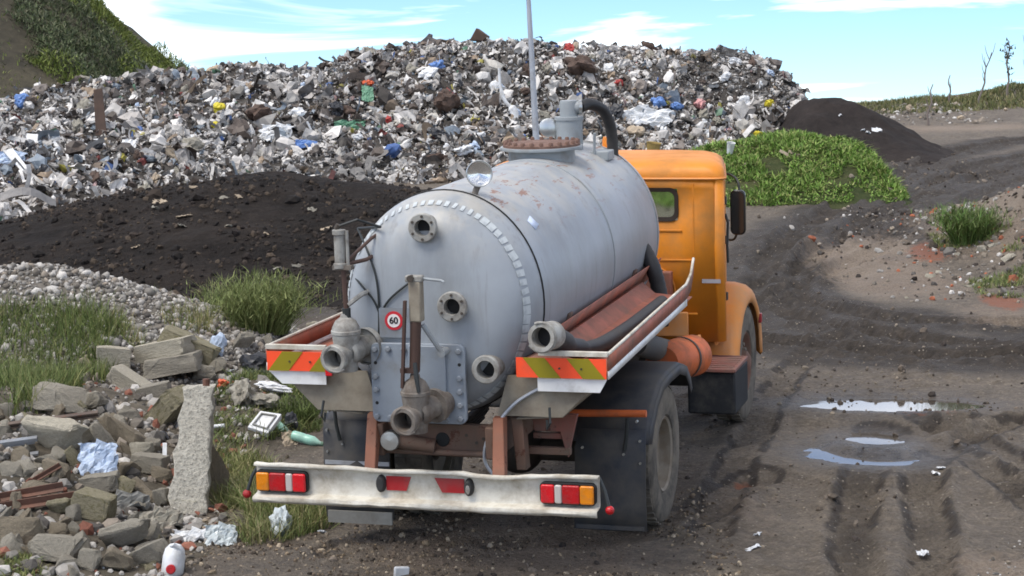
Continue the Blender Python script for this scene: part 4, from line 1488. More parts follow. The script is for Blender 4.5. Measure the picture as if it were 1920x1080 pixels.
for s in (1, -1):
    sl = MB()
    ro_, ri_ = rrect(xw0 - .008, xw1 + .008, zw0 - .008, zw1 + .008, .075, CY - .018), rrect(xw0 + .028, xw1 - .028, zw0 + .028, zw1 - .028, .055, CY - .012)
    n = len(ro_)
    vs = [(s * p[0], p[1], p[2]) for p in ro_ + ri_] + [(s * p[0], CY + .012, p[2]) for p in ro_ + ri_]
    fs = [(k, (k + 1) % n, n + (k + 1) % n, n + k) for k in range(n)] + [(2 * n + k, 2 * n + (k + 1) % n, 3 * n + (k + 1) % n, 3 * n + k) for k in range(n)]
    fs += [(k, (k + 1) % n, 2 * n + (k + 1) % n, 2 * n + k) for k in range(n)] + [(n + k, n + (k + 1) % n, 3 * n + (k + 1) % n, 3 * n + k) for k in range(n)]
    wn = sl.add(vs, fs).build('rear_window', 'seal_black', T, 40)
    MB().box((s * (xw0 + xw1) / 2, CY, (zw0 + zw1) / 2), (xw1 - xw0 - .05, .006, zw1 - zw0 - .05)).build('pane', 'glass_cab', wn)
    # corner fillers behind the seal so that the opening reads rounded
    ysd = (3.17, 3.83)
    xs2 = [s * (WR + (WF - WR) * (y - CY) / (CY1 - CY)) for y in ysd]
    MB().hexa([(xs2[0] - .003, 3.15, 1.62), (xs2[1] - .003, 3.85, 1.62), (xs2[1] - .003, 3.85, 2.18), (xs2[0] - .003, 3.15, 2.18)], [(xs2[0] + .003, 3.15, 1.62), (xs2[1] + .003, 3.85, 1.62), (xs2[1] + .003, 3.85, 2.18), (xs2[0] + .003, 3.15, 2.18)]).build('door_pane', 'glass_cab', T)
    MB().tube([(xs2[0] + s * .012, 3.12, z) for z in (.9, 1.5, 2.28)], .007, 6).build('door_seam', 'seal_black', T)
    for z in (1.25, 1.75, 2.1):
        MB().box((s * 1.06, 2.95, z), (.03, .05, .07)).build('door_hinge', 'dark_steel', T, bev=.006)
    MB().tube([(s * 1.065, 2.94, 1.98), (s * 1.085, 2.95, 1.9), (s * 1.075, 2.95, 1.7), (s * 1.08, 2.95, 1.55)], .012, 6).build('door_cable', 'cable_black', T)
MB().box((0, CY1, 1.91), (1.64, .006, .50)).build('windscreen', 'glass_cab', T)
# pressings on the rear wall
for s in (1, -1):
    MB().box((s * .805, CY - .011, 1.95), (.012, .005, .62)).build('wall_crease', 'orange_paint', cab_o, bev=.002)
    MB().box((s * .40, CY - .013, 1.845), (.60, .010, .018)).build('wall_bead', 'orange_paint', cab_o, bev=.004)
    MB().box((s * .40, CY - .013, 1.585), (.80, .010, .018)).build('wall_bead', 'orange_paint', cab_o, bev=.004)
    MB().tube([(s * (.45 + .18 * math.cos(a)), CY - .012, 1.30 + .22 * math.sin(a)) for a in np.linspace(0, math.pi, 16)], .008, 6).build('wall_bead', 'orange_paint', cab_o)
    MB().box((s * .955, CY - .0125, 1.402), (.165, .003, .035)).build('reflective_strip', 'strip_grey', cab_o)
    MB().box((s * .60, CY - .02, 1.11), (.46, .012, .018)).build('wall_bead', 'orange_paint', cab_o, bev=.004)
MB().box((0, CY - .09, 1.36), (1.24, .10, .27)).build('rear_crossbar', 'red_oxide', T, bev=.01)
MB().box((0, CY - .04, 1.02), (1.5, .03, .22)).build('lower_board', 'orange_dusty', T, bev=.01)
# seat and steering wheel seen through the glass
for s in (-1, 1):
    MB().box((s * .45, 3.2, 1.25), (.5, .12, .5)).build('seat_back', 'black_rubber', T, bev=.04)
# mirror
for s in (1, -1):
    MB().tube(spline([(s * .86, 3.9, 2.24), (s * .98, 3.75, 2.23), (s * 1.06, 3.63, 2.16), (s * 1.06, 3.625, 1.9), (s * 1.0, 3.75, 1.66), (s * .86, 3.95, 1.62)], 6), .011, 8).build('mirror_arm', 'cable_black', T)
    pts = rrect(.99, 1.13, 1.71, 2.12, .05, 3.56)
    mr = MB().prism([(s * p[0], p[1], p[2]) for p in pts], (0, .05, 0)).build('wing_mirror', 'mirror_back', T, bev=.014, seg=3)
    pts = rrect(1.003, 1.117, 1.725, 2.105, .04, 3.5565)
    MB().prism([(s * p[0], p[1], p[2]) for p in pts], (0, -.003, 0)).build('mirror_face', 'mirror_glass', mr)
# front wings, bonnet, grille
for s in (1, -1):
    rows = []
    for k in range(17):
        a = math.radians(-18 + 200 * k / 16)
        rr_ = .66 + .03 * math.sin(a)
        y, z = 3.604 - .0 + rr_ * math.cos(math.pi - a), .56 + rr_ * math.sin(a)
        z = max(z, .42)
        fl_ = .03 * max(0, math.sin(a))
        rows.append([(s * .70, y, z + .02), (s * 1.0, y, z + .015), (s * 1.08, y, z - .005), (s * 1.135, y + (3.604 - y) * .03, z - .05), (s * 1.155, y + (3.604 - y) * .09, z - .10 * max(0, math.sin(a)) - .02), (s * 1.14, y + (3.604 - y) * .16, z - .15 * max(0, math.sin(a)) - .02)])
    fe = MB().sheet(rows).build('front_wing', 'orange_dusty', T, 70, th=.012)
    MB().box((s * 1.16, 4.1, .86), (.03, .05, .09)).build('side_marker', 'reflector_red', fe, bev=.006)
    MB().box((s * .98, 3.1, .98), (.02, .5, .3)).build('wing_apron', 'orange_dusty', T)
bon = loft([cab_sec(.95, CY1, 5.35, .62, .48, .1), cab_sec(1.35, CY1, 5.35, .62, .48, .1), cab_sec(1.55, CY1, 5.32, .56, .42, .12), cab_sec(1.62, CY1, 5.25, .42, .30, .12)]).build('bonnet_hood', 'orange_paint', T, 60)
MB().box((0, 5.36, 1.2), (.72, .04, .6)).build('grille', 'dark_steel', T, bev=.03)
MB().box((0, 5.5, .62), (1.7, .12, .22)).build('front_bumper', 'white_paint', T, bev=.02)
for s in (1, -1):
    MB().lathe([(.0005, .06), (.09, .05), (.10, 0), (.06, -.08)], (s * .48, 5.3, .98), (0, 1, 0), 24).build('headlamp', 'steel_bright', T)

bc = MB().lathe([(.075, 0), (.075, .02), (.05, .03), (.05, .17), (.04, .2), (.0005, .205)], (-.03, 3.15, 2.445), (0, 0, 1), 24).build('beacon', 'lens_amber', T)

# ------------------------------------------------------------------ scatter tools
def ico(sub):
    bm = bmesh.new()
    bmesh.ops.create_icosphere(bm, subdivisions=sub, radius=1.0)
    V = np.array([v.co[:] for v in bm.verts])
    F = np.array([[v.index for v in f.verts] for f in bm.faces])
    bm.free()
    return V, F


def rand_rot(n, rng):
    q = rng.normal(size=(n, 4))
    q /= np.linalg.norm(q, axis=1)[:, None]
    w, x, y, z = q.T
    return np.stack([np.stack([1 - 2 * (y * y + z * z), 2 * (x * y - z * w), 2 * (x * z + y * w)], -1),
                     np.stack([2 * (x * y + z * w), 1 - 2 * (x * x + z * z), 2 * (y * z - x * w)], -1),
                     np.stack([2 * (x * z - y * w), 2 * (y * z + x * w), 1 - 2 * (x * x + y * y)], -1)], 1)


def rot_z(a):
    c, s = np.cos(a), np.sin(a)
    o = np.zeros_like(a)
    return np.stack([np.stack([c, -s, o], -1), np.stack([s, c, o], -1), np.stack([o, o, o + 1], -1)], 1)


def scatter(shapes, which, pos, scl, R, col):
    """one mesh of many pieces: shapes list of (V, F triangles)"""
    Vs, Fs, Cs, off = [], [], [], 0
    for k, (bv, bf) in enumerate(shapes):
        i = np.nonzero(which == k)[0]
        if not len(i):
            continue
        v = np.einsum('nij,nkj->nki', R[i], bv[None] * scl[i][:, None, :]) + pos[i][:, None, :]
        nv = len(bv)
        Vs.append(v.reshape(-1, 3))
        Fs.append((bf[None] + (np.arange(len(i)) * nv)[:, None, None]).reshape(-1, 3) + off)
        Cs.append(np.repeat(col[i], nv, 0))
        off += nv * len(i)
    return np.concatenate(Vs), np.concatenate(Fs), np.concatenate(Cs)


I1, I2, I3, I4 = ico(1), ico(2), ico(3), ico(4)


def noise3(V, f, seed):
    r = np.random.default_rng(seed)
    d = 0
    for k in range(5):
        w_ = r.normal(size=3) * f * (1 + .5 * k)
        d = d + np.sin(V @ w_ + r.uniform(0, 6.3)) / (1 + .6 * k)
    return d


def crumple(sub, seed, amp=.22, jit=.10):
    V, F = (I1, I2, I3, I4)[sub - 1]
    r = np.random.default_rng(seed)
    d = 1 + amp * noise3(V, 2.2, seed) * .6 + r.uniform(-jit, jit, len(V))
    return V * d[:, None] * r.uniform(.7, 1.1, 3), F


def rumpled_sheet(n, seed, amp=.25):
    r = np.random.default_rng(seed)
    g = np.linspace(-1, 1, n)
    X, Y = np.meshgrid(g, g)
    P = np.stack([X, Y, 0 * X], -1).reshape(-1, 3)
    P[:, 2] = amp * noise3(P, 2.6, seed) + r.uniform(-.08, .08, len(P))
    P[:, :2] += r.uniform(-.12, .12, (len(P), 2))
    i = np.arange(n * n).reshape(n, n)
    F = np.concatenate([np.stack([i[:-1, :-1], i[:-1, 1:], i[1:, 1:]], -1).reshape(-1, 3), np.stack([i[:-1, :-1], i[1:, 1:], i[1:, :-1]], -1).reshape(-1, 3)])
    return P, F


def ribbon(seed, n=8, wd=.12):
    r = np.random.default_rng(seed)
    t = np.linspace(-1, 1, n)
    c = np.stack([t, .35 * np.sin(t * r.uniform(1, 4) + r.uniform(0, 6)), .25 * np.sin(t * r.uniform(1, 5) + r.uniform(0, 6))], -1)
    P = np.concatenate([c + [0, wd, 0], c + [0, -wd, .05]])
    i = np.arange(n - 1)
    return P, np.concatenate([np.stack([i, i + 1, i + n], -1), np.stack([i + 1, i + n + 1, i + n], -1)])


BOX = (np.array([(x, y, z) for x in (-1, 1) for y in (-1, 1) for z in (-1, 1)], float),
       np.array([(0, 1, 3), (0, 3, 2), (4, 6, 7), (4, 7, 5), (0, 4, 5), (0, 5, 1), (2, 3, 7), (2, 7, 6), (0, 2, 6), (0, 6, 4), (1, 5, 7), (1, 7, 3)]))
PAL = [(.24, srgb(166, 161, 156)), (.22, srgb(212, 209, 205)), (.15, srgb(122, 113, 106)), (.14, srgb(82, 72, 65)), (.07, srgb(50, 45, 41)), (.05, srgb(128, 138, 148)), (.05, srgb(150, 132, 112)),
       (.008, srgb(70, 96, 146)), (.006, srgb(172, 164, 80)), (.007, srgb(90, 122, 100)), (.006, srgb(130, 66, 60)), (.006, srgb(180, 150, 148)), (.06, srgb(182, 178, 170))]
PW = np.array([p for p, _ in PAL])
PW = PW / PW.sum()
PC = np.array([c for _, c in PAL])

# the uncountable mass of refuse
rng = np.random.default_rng(5)
N = 68000
x = rng.uniform(-18.5, 7.6, N * 2)
toe = np.interp(x, TOEX, TOEY)
y = toe - .6 + rng.uniform(0, 1, N * 2) ** .9 * (50.5 - toe)
z = rubbish_h(x, y)
ok = (z > ground_lo(x, y) - .12) & (z > soil_h(x, y) - .12) & (z > hill_h(x, y) - .2) & (z > dark_h(x, y) - .1)
x, y, z = x[ok][:N], y[ok][:N], z[ok][:N]
N = len(x)
SH = [crumple(1, 100 + k, .3, .3) for k in range(6)] + [crumple(2, 106 + k, .35, .24) for k in range(12)] + [rumpled_sheet(5, 150 + k, .3) for k in range(10)] + [ribbon(170 + k) for k in range(8)] + [BOX]
pw = np.array([.030] * 6 + [.016] * 12 + [.040] * 10 + [.036] * 8 + [.012])
which = rng.choice(len(SH), N, p=pw / pw.sum())
size = np.exp(rng.normal(math.log(.038), .62, N)).clip(.015, .30)
scl = size[:, None] * rng.uniform(.55, 1.3, (N, 3))
scl[which == len(SH) - 1] *= [1.2, .4, .12]
bigs = (which >= 18) & (which < 28) & (rng.uniform(0, 1, N) < .06)
scl[bigs] *= [1.8, 1.0, 1.2]
scl = np.minimum(scl, .24)
scl[y > 45.8] *= .75
scl[(y > 45.8) & (which >= 28)] *= .6
scl[(which >= 28) & (which < 36)] *= 2.4
big = which >= 12
col = PC[rng.choice(len(PC), N, p=PW)] * rng.uniform(.72, 1.2, (N, 1))
pale = np.clip((fbm(x * .45 + 9, y * .45, 3, 68) + .08) * 2.4 + .35 * (1 - sst(0, .55, (y - np.interp(x, TOEX, TOEY)) / 8)), 0, .6)
col = np.where((rng.uniform(0, 1, N) < pale)[:, None], np.array(srgb(204, 200, 195)) * rng.uniform(.6, 1.15, (N, 1)), col)
dk = fbm(x * .9, y * .9, 3, 66) + .5
col = np.where((rng.uniform(0, 1, N) < np.clip((dk - .46) * 2.6, 0, .8))[:, None], col * .35 + np.array(srgb(52, 46, 42)) * .4, col)
pos = np.stack([x, y, z + size * rng.uniform(-.2, .55, N)], -1)
V, F, C = scatter(SH, which, pos, scl, rand_rot(N, rng), col)
o = np_obj('refuse', V, F, 'refuse_mix', C, False)
tag(o, 'countless scraps of plastic, rags and rubbish tipped in a heap', None, None, 'stuff')


# ------------------------------------------------------------------ single things among the refuse
def put(name, me, loc, label, cat, rot=(0, 0, 0), scale=(1, 1, 1), mat=None, group=None):
    o = bpy.data.objects.new(name, me)
    o.location = loc
    o.rotation_euler = rot
    o.scale = scale
    link(o)
    if mat:
        o.material_slots[0].link = 'OBJECT'
        o.material_slots[0].material = MAT[mat]
    return tag(o, label, cat, group)


def tri_mesh(name, VF, mat, smooth=False):
    return np_mesh(name, VF[0], VF[1], mat, None, smooth)


BAGS = [tri_mesh('refuse_bag', crumple(3, 300 + k, .4, .12), 'litter_white') for k in range(8)]


def quilt(seed, n=13, amp=.16, th=.05):
    P, F = rumpled_sheet(n, seed, amp)
    Q = P.copy()
    Q[:, 2] -= th
    m_ = len(P)
    i = np.arange(n * n).reshape(n, n)
    rim = np.concatenate([i[0, :], i[1:, -1], i[-1, -2::-1], i[-2:0:-1, 0]])
    nx = np.roll(rim, -1)
    G = np.concatenate([np.stack([rim, nx, nx + m_], -1), np.stack([rim, nx + m_, rim + m_], -1)])
    return np.concatenate([P, Q]), np.concatenate([F, F[:, ::-1] + m_, G])


SHEETS = [tri_mesh('plastic_sheet', quilt(340 + k), 'litter_white') for k in range(5)]


def on_refuse(px, py):
    return hit(px, py)


kinds = [('litter_white', 'crumpled white plastic bag lying on the rubbish mound', 'loose white bags on the rubbish mound', .26),
         ('litter_greysack', 'dull grey crumpled sack lying on the rubbish mound', 'loose grey sacks on the rubbish mound', .24),
         ('litter_black', 'black crumpled refuse bag lying on the rubbish mound', 'loose black bags on the rubbish mound', .16),
         ('litter_brown', 'brown crumpled rag bundle lying on the rubbish mound', 'brown rag bundles on the rubbish mound', .14),
         ('litter_tan', 'tan crumpled sack lying on the rubbish mound', 'loose tan sacks on the rubbish mound', .12),
         ('litter_paleblue', 'pale blue crumpled bag lying on the rubbish mound', 'loose pale blue bags on the rubbish mound', .08)]
kw = np.array([k[3] for k in kinds])
r2 = np.random.default_rng(21)
for i in range(190):
    bx = r2.uniform(-11.3, 6.3)
    ty_ = np.interp(bx, TOEX, TOEY)
    by = ty_ + r2.uniform(.02, 1.0) * (48.0 - ty_)
    bz = float(rubbish_h(bx, by))
    if bz < max(float(soil_h(bx, by)), float(ground_lo(bx, by)), float(dark_h(bx, by))) + .02:
        continue
    k = r2.choice(len(kinds), p=kw / kw.sum())
    s = r2.uniform(.06, .16)
    put('refuse_bag', BAGS[i % 8], (bx, by, bz + s * .35), kinds[k][1], 'bag', tuple(r2.uniform(0, 6.3, 3)), (s * r2.uniform(.8, 1.4), s * r2.uniform(.7, 1.2), s * r2.uniform(.5, .9)), kinds[k][0], kinds[k][2])

ITEMS = [  # px, py, w, h, mesh kind, material, name, label, category
    (42, 190, 36, 22, 'bag', 'litter_blue', 'blue_bag', 'bright blue bag at the hill end of the rubbish mound', 'bag'),
    (272, 131, 26, 14, 'bag', 'litter_blue', 'blue_bag', 'blue bag on the crest of the rubbish below the hill', 'bag'),
    (820, 123, 34, 22, 'bag', 'litter_blue', 'blue_bag', 'blue bag beside a white one high on the rubbish slope', 'bag'),
    (805, 138, 34, 24, 'bag', 'litter_white', 'white_bag', 'round white bag just under a blue one on the slope', 'bag'),
    (575, 271, 40, 16, 'sheet', 'litter_blue', 'blue_sheet', 'blue plastic sheet beside the leaning white stick', 'sheet'),
    (1232, 193, 30, 20, 'bag', 'litter_blue', 'blue_bag', 'blue bag above the big white tarpaulin', 'bag'),
    (1266, 200, 34, 18, 'bag', 'litter_blue', 'blue_bag', 'flattened blue bag next to the pink bag', 'bag'),
    (1312, 198, 30, 18, 'bag', 'litter_pink', 'pink_bag', 'pink bag on the rubbish slope', 'bag'),
    (411, 203, 26, 16, 'bag', 'litter_yellow', 'yellow_bag', 'bright yellow bag, upper of two on the rubbish slope', 'bag'),
    (404, 236, 18, 14, 'bag', 'litter_yellow', 'yellow_bag', 'small yellow bag, lower of two on the rubbish slope', 'bag'),
    (1420, 254, 20, 18, 'bag', 'litter_yellow', 'yellow_bag', 'yellow bag at the foot of the rubbish above the green plants', 'bag'),
    (1441, 195, 18, 16, 'bag', 'litter_yellow', 'yellow_bag', 'dull yellow bag near the dark soil heap', 'bag'),
    (655, 236, 56, 18, 'sheet', 'litter_green', 'green_tarpaulin', 'crumpled green tarpaulin on the rubbish slope', 'tarpaulin'),
    (690, 178, 22, 30, 'sheet', 'litter_green', 'green_net', 'dark green net hanging on the rubbish slope', 'net'),
    (692, 157, 26, 14, 'bag', 'litter_orange', 'orange_rag', 'orange rag above the green net', 'rag'),
    (1068, 92, 22, 18, 'bag', 'litter_red', 'red_bag', 'dark red bag on the crest behind the lamp post', 'bag'),
    (1160, 158, 24, 12, 'bag', 'litter_red', 'red_bag', 'red bag below the crest above the truck hose', 'bag'),
    (728, 226, 16, 14, 'bag', 'litter_red', 'red_bag', 'small dark red bag beside the green tarpaulin', 'bag'),
    (632, 205, 30, 36, 'bag', 'litter_black', 'dark_suitcase', 'dark navy suitcase standing in the rubbish', 'suitcase'),
    (826, 254, 34, 26, 'bag', 'litter_black', 'black_sack', 'shiny black sack at the foot of the rubbish', 'sack'),
    (518, 250, 62, 30, 'sheet', 'litter_white', 'white_mattress', 'sagging white mattress cover low on the rubbish slope', 'mattress'),
    (1212, 220, 90, 34, 'sheet', 'litter_white', 'white_tarpaulin', 'big white folded tarpaulin behind the cab roof', 'tarpaulin'),
    (242, 275, 26, 26, 'sheet', 'litter_white', 'white_sheet', 'bright white torn sheet near the foot of the rubbish', 'sheet'),
    (555, 216, 38, 22, 'bag', 'litter_white', 'white_bag', 'plump white bag on the rubbish above the mattress cover', 'bag'),
    (360, 275, 50, 26, 'bag', 'litter_greysack', 'grey_sack', 'large pale grey sack at the foot of the rubbish', 'sack'),
    (20, 300, 60, 30, 'sheet', 'litter_paleblue', 'blue_white_sheet', 'pale blue sheet at the hill end of the rubbish foot', 'sheet'),
    (870, 282, 44, 20, 'bag', 'litter_white', 'white_bag', 'white bag low on the rubbish next to the black sack', 'bag'),
    (1380, 95, 34, 14, 'bag', 'litter_black', 'black_bag', 'black bag on the crest at the steep end', 'bag'),
    (985, 172, 22, 20, 'bag', 'litter_brown', 'brown_bundle', 'brown bundle hanging beside the lamp post', 'bundle'),
    (1085, 125, 60, 36, 'bag', 'litter_brown', 'brown_bundle', 'big dark brown matted bundle behind the hose', 'bundle'),
    (835, 190, 70, 50, 'bag', 'litter_brown', 'brown_bundle', 'wide dark matted bundle in the middle of the slope', 'bundle'),
    (490, 215, 64, 30, 'bag', 'litter_brown', 'brown_bundle', 'flat dark earthy bundle left of the suitcase', 'bundle'),
    (1190, 250, 40, 20, 'bag', 'litter_tan', 'tan_sack', 'tan sack below the white tarpaulin', 'sack'),
]
ITEMS = [t if 'left of' not in t[7] else t[:7] + ('flat dark earthy bundle between the yellow bags and the suitcase', t[8]) for t in ITEMS]
for i, (px, py, wd, ht, kd, mt, nm, lb, ct) in enumerate(ITEMS):
    p = on_refuse(px, py + ht * .35)
    k = p[1] / FPX
    if kd == 'bag':
        put(nm, BAGS[i % 8], (p[0], p[1] - .05, p[2] + ht * k * .35), lb, ct, (0, .2, i * 1.3), (wd * k * .5, wd * k * .45, ht * k * .5), mt)
    else:
        put(nm, SHEETS[i % 5], (p[0], p[1] - .06, p[2] + ht * k * .4), lb, ct, (.9, 0, .1 * (i % 5 - 2)), (wd * k * .5, ht * k * .6, wd * k * .35), mt)


def stick(name, a, b, y, r, mat_, label, cat, n=10, taper=1.):
    """straight bar between two pixels, its foot on the heap"""
    p1 = at(b[0], b[1], y - .1)
    p0 = at(a[0], a[1], y)
    o = MB().tube([p0, (np.array(p0) + np.array(p1)) / 2 + np.array([.01, 0, 0]), p1], [r, r * .95, r * taper], n).build(name, mat_)
    return tag(o, label, cat)


p = on_refuse(588, 268)
stick('white_stick', (596, 275), (576, 228), p[1], .022, 'litter_white', 'white stick leaning out of the rubbish', 'stick')
p = on_refuse(188, 255)
bd = MB().hexa([at(180, 262, p[1]), at(201, 258, p[1]), at(201, 258, p[1] + .1), at(180, 262, p[1] + .1)], [at(175, 168, p[1] + .1), at(192, 165, p[1] + .1), at(192, 165, p[1] + .2), at(175, 168, p[1] + .2)]).build('upright_plank', 'litter_brown', bev=.01)
tag(bd, 'reddish brown plank standing upright in the rubbish', 'plank')
p = on_refuse(950, 215)
st = MB().tube(spline([at(a, b, p[1] - .15) for a, b in ((936, 128), (938, 160), (946, 188), (962, 206), (966, 222))], 5), [.03] * 7 + [.04] * 7 + [.09] * 7, 8).build('twisted_rag', 'litter_white')
tag(st, 'long twisted whitish rag hanging down the rubbish slope', 'rag')
for (x0, y0, x1, y1, mt, nm, lb, ct, lean) in ((47, 250, 114, 275, 'litter_white', 'white_board', 'white square-cut foam board at the foot of the rubbish', 'board', .3), (140, 244, 178, 264, 'litter_white', 'white_board', 'small white foam board beside the upright plank', 'board', .5), (1010, 0, 0, 0, None, None, None, None, 0)):
    if not mt:
        continue
    p = on_refuse((x0 + x1) / 2, y1)
    q1 = [at(x0, y1, p[1]), at(x1, y1, p[1]), at(x1 - 2, y0 + 4, p[1] + lean), at(x0 + 3, y0, p[1] + lean)]
    o = MB().hexa(q1, [np.array(v) + [0, .06, -.03] for v in q1]).build(nm, mt, bev=.008)
    tag(o, lb, ct)
p = on_refuse(60, 330)
q1 = [at(5, 282, p[1] + .4), at(24, 278, p[1] + .4), at(62, 326, p[1]), at(48, 330, p[1])]
o = MB().hexa(q1, [np.array(v) + [0, .05, -.04] for v in q1]).build('white_plank', 'litter_white', bev=.006)
tag(o, 'long white plank sliding down the foot of the rubbish', 'plank')
p = on_refuse(900, 82)
q1 = [at(880, 76, 47.3), at(905, 78, 47.3), at(915, 68, 47.3), at(893, 52, 47.3)]
o = MB().hexa(q1, [np.array(v) + [.05, .35, 0] for v in q1]).build('brown_box', 'litter_brown', bev=.02)
tag(o, 'brown battered box perched on top of the rubbish', 'box')
p = on_refuse(1222, 285)
o = MB().lathe([(.11, 0), (.15, .26), (.16, .27), (.145, .26), (.10, .01), (.0005, .01)], (p[0], p[1] - .2, p[2] - .08), (.1, -.15, 1), 24).build('mustard_bucket', 'litter_mustard')
tag(o, 'mustard yellow bucket in the rubbish behind the cab roof', 'bucket')
p = hit(1367, 288)
o = MB().lathe([(.05, 0), (.075, .2), (.08, .205), (.07, .2), (.05, .01), (.0005, .01)], (p[0], p[1] - .1, p[2] + .0), (.1, -.3, 1), 20).build('white_pail', 'litter_white')
tag(o, 'small white pail lying on the green plants', 'pail')
for i, (a, b) in enumerate((((1462, 285), (1500, 305)), ((1478, 286), (1508, 298)))):
    p = hit((a[0] + b[0]) / 2, (a[1] + b[1]) / 2)
    o = MB().hexa([at(a[0], a[1], p[1] + .05), at(b[0], b[1], p[1] - .05), at(b[0] + 2, b[1] - 5, p[1] - .05), at(a[0] + 2, a[1] - 5, p[1] + .05)], [np.array(v) + [0, .08, 0] for v in (at(a[0], a[1], p[1] + .05), at(b[0], b[1], p[1] - .05), at(b[0] + 2, b[1] - 5, p[1] - .05), at(a[0] + 2, a[1] - 5, p[1] + .05))]).build('pale_batten', 'litter_tan')
    tag(o, 'pale wooden batten lying on the green mound', 'batten', 'battens on the green mound')
# scraps on the soil mounds
rs = np.random.default_rng(8)
for i, (px, py, wd, ht) in enumerate([(300, 380, 22, 12), (296, 392, 10, 12), (345, 408, 24, 8), (340, 345, 24, 12), (365, 352, 16, 6), (340, 426, 18, 8), (255, 465, 14, 6), (420, 372, 16, 7), (450, 370, 12, 8), (430, 425, 14, 6), (612, 430, 18, 10), (585, 395, 14, 8), (500, 440, 12, 6), (520, 505, 14, 6), (210, 345, 16, 8), (560, 500, 22, 5)]):
    p = hit(px, py)
    k = p[1] / FPX
    put('litter_scrap', SHEETS[i % 5], (p[0], p[1], p[2] + .01), 'pale scrap of litter lying on the black soil mound', 'scrap', (.3, .1, i * 1.7), (wd * k * .6, ht * k * .9, .06), ('litter_tan', 'litter_greysack')[i % 2], 'scraps on the black soil mound')
for i, (px, py, wd) in enumerate([(1644, 246, 16), (1628, 250, 8), (1618, 245, 6), (1575, 218, 6)]):
    p = hit(px, py)
    k = p[1] / FPX
    put('litter_scrap', SHEETS[i % 5], (p[0], p[1], p[2] + .02), 'white scrap of litter on the dark soil heap beside the track', 'scrap', (.4, .1, i * 1.7), (wd * k * .6, wd * k * .5, .06), 'litter_white', 'scraps on the dark soil heap')

# ------------------------------------------------------------------ gravel
rng = np.random.default_rng(15)
PEB = [crumple(1, 400 + k, .12, .06) for k in range(10)]
STONE_C = np.array([srgb(150, 146, 140), srgb(122, 118, 112), srgb(176, 172, 166), srgb(104, 98, 90), srgb(84, 80, 76), srgb(200, 196, 190), srgb(140, 130, 118)])
N = 24000
x = rng.uniform(-9.3, -2.0, N)
y = rng.uniform(20.0, 24.6, N)
z = gravel_h(x, y)
ok = z > np.maximum(ground_lo(x, y), bank_h(x, y)) - .03
x, y, z = x[ok], y[ok], z[ok]
N = len(x)
size = np.exp(rng.normal(math.log(.020), .42, N)).clip(.010, .065)
V, F, C = scatter(PEB, rng.integers(0, 10, N), np.stack([x, y, z + size * .3], -1), size[:, None] * rng.uniform(.65, 1.35, (N, 3)), rand_rot(N, rng), STONE_C[rng.choice(7, N, p=[.25, .22, .16, .14, .09, .06, .08])] * rng.uniform(.8, 1.15, (N, 1)))
tag(np_obj('gravel', V, F, 'pebble_mix', C, True), 'grey round pebbles heaped behind the rubble', None, None, 'stuff')


def ground_bits(n, x0, x1, y0, y1, smin, smax, seed, dens=None, pal=STONE_C, name='gravel', label=''):
    r = np.random.default_rng(seed)
    x, y = r.uniform(x0, x1, n), r.uniform(y0, y1, n)
    if dens is not None:
        ok = r.uniform(0, 1, n) < dens(x, y)
        x, y = x[ok], y[ok]
    n = len(x)
    z = np.maximum(ground_h(x, y), np.maximum(bank_h(x, y), green_h(x, y)))
    s = np.exp(r.normal(math.log(smin), .5, n)).clip(smin * .4, smax)
    V, F, C = scatter(PEB, r.integers(0, 10, n), np.stack([x, y, z + s * .15], -1), s[:, None] * r.uniform(.6, 1.4, (n, 3)), rand_rot(n, r), pal[r.integers(0, len(pal), n)] * r.uniform(.7, 1.15, (n, 1)))
    tag(np_obj(name, V, F, 'pebble_mix', C, False), label, None, None, 'stuff')


EARTH_C = np.array([srgb(110, 100, 90), srgb(80, 72, 64), srgb(134, 124, 110), srgb(62, 55, 50), srgb(96, 86, 76)])
ground_bits(4500, -3.2, 6.0, 14.0, 24, .011, .045, 31, lambda x, y: .25 + .75 * (vnoise(x * .8, y * .8, 12) > .55), EARTH_C, 'mud_crumbs', 'loose crumbs of earth and stones on the track')
ground_bits(2000, 2.5, 9.5, 24, 44, .020, .09, 32, lambda x, y: .15 + .85 * (vnoise(x * .5, y * .5, 13) > .6), EARTH_C, 'mud_crumbs', 'clods of earth scattered over the far track')
bx_, by_ = at(1800, 470, 30)[:2]
ground_bits(3000, bx_ - 2.2, bx_ + 2.6, 25.5, 34, .025, .13, 33, lambda x, y: .75 * np.exp(-((x - bx_ - .3) / 1.4) ** 2), np.concatenate([STONE_C, EARTH_C, np.array([srgb(160, 96, 70)])]), 'gravel', 'stones scattered over the pale verge beside the track')
ground_bits(6000, -2.4, 1.6, 13.9, 16.6, .008, .028, 37, lambda x, y: .2 + .8 * (vnoise(x * 1.7, y * 1.7, 15) > .45), np.array([srgb(140, 124, 102), srgb(112, 98, 82), srgb(88, 76, 64), srgb(164, 150, 130), srgb(70, 62, 54)]), 'grit', 'brown grit and chips strewn behind the bumper')
ground_bits(2200, 2.9, 4.8, 13.9, 15.3, .009, .03, 34, lambda x, y: np.clip((x - 2.9) * 1.1 - (y - 13.9) * .6, 0, 1), STONE_C, 'gravel', 'patch of pale pebbles at the near edge of the track')
ground_bits(5200, -7.5, -2.25, 14.2, 20.8, .026, .10, 35, None, np.concatenate([STONE_C * .95, STONE_C[[0, 2, 6]], np.array([srgb(140, 92, 76)])]), 'rubble', 'small crushed stones between the concrete chunks')
ground_bits(500, 6.0, 12, 51, 58, .035, .12, 36, None, np.concatenate([STONE_C, STONE_C[[5, 5]]]), 'gravel', 'pale stones along the far edge of the track')

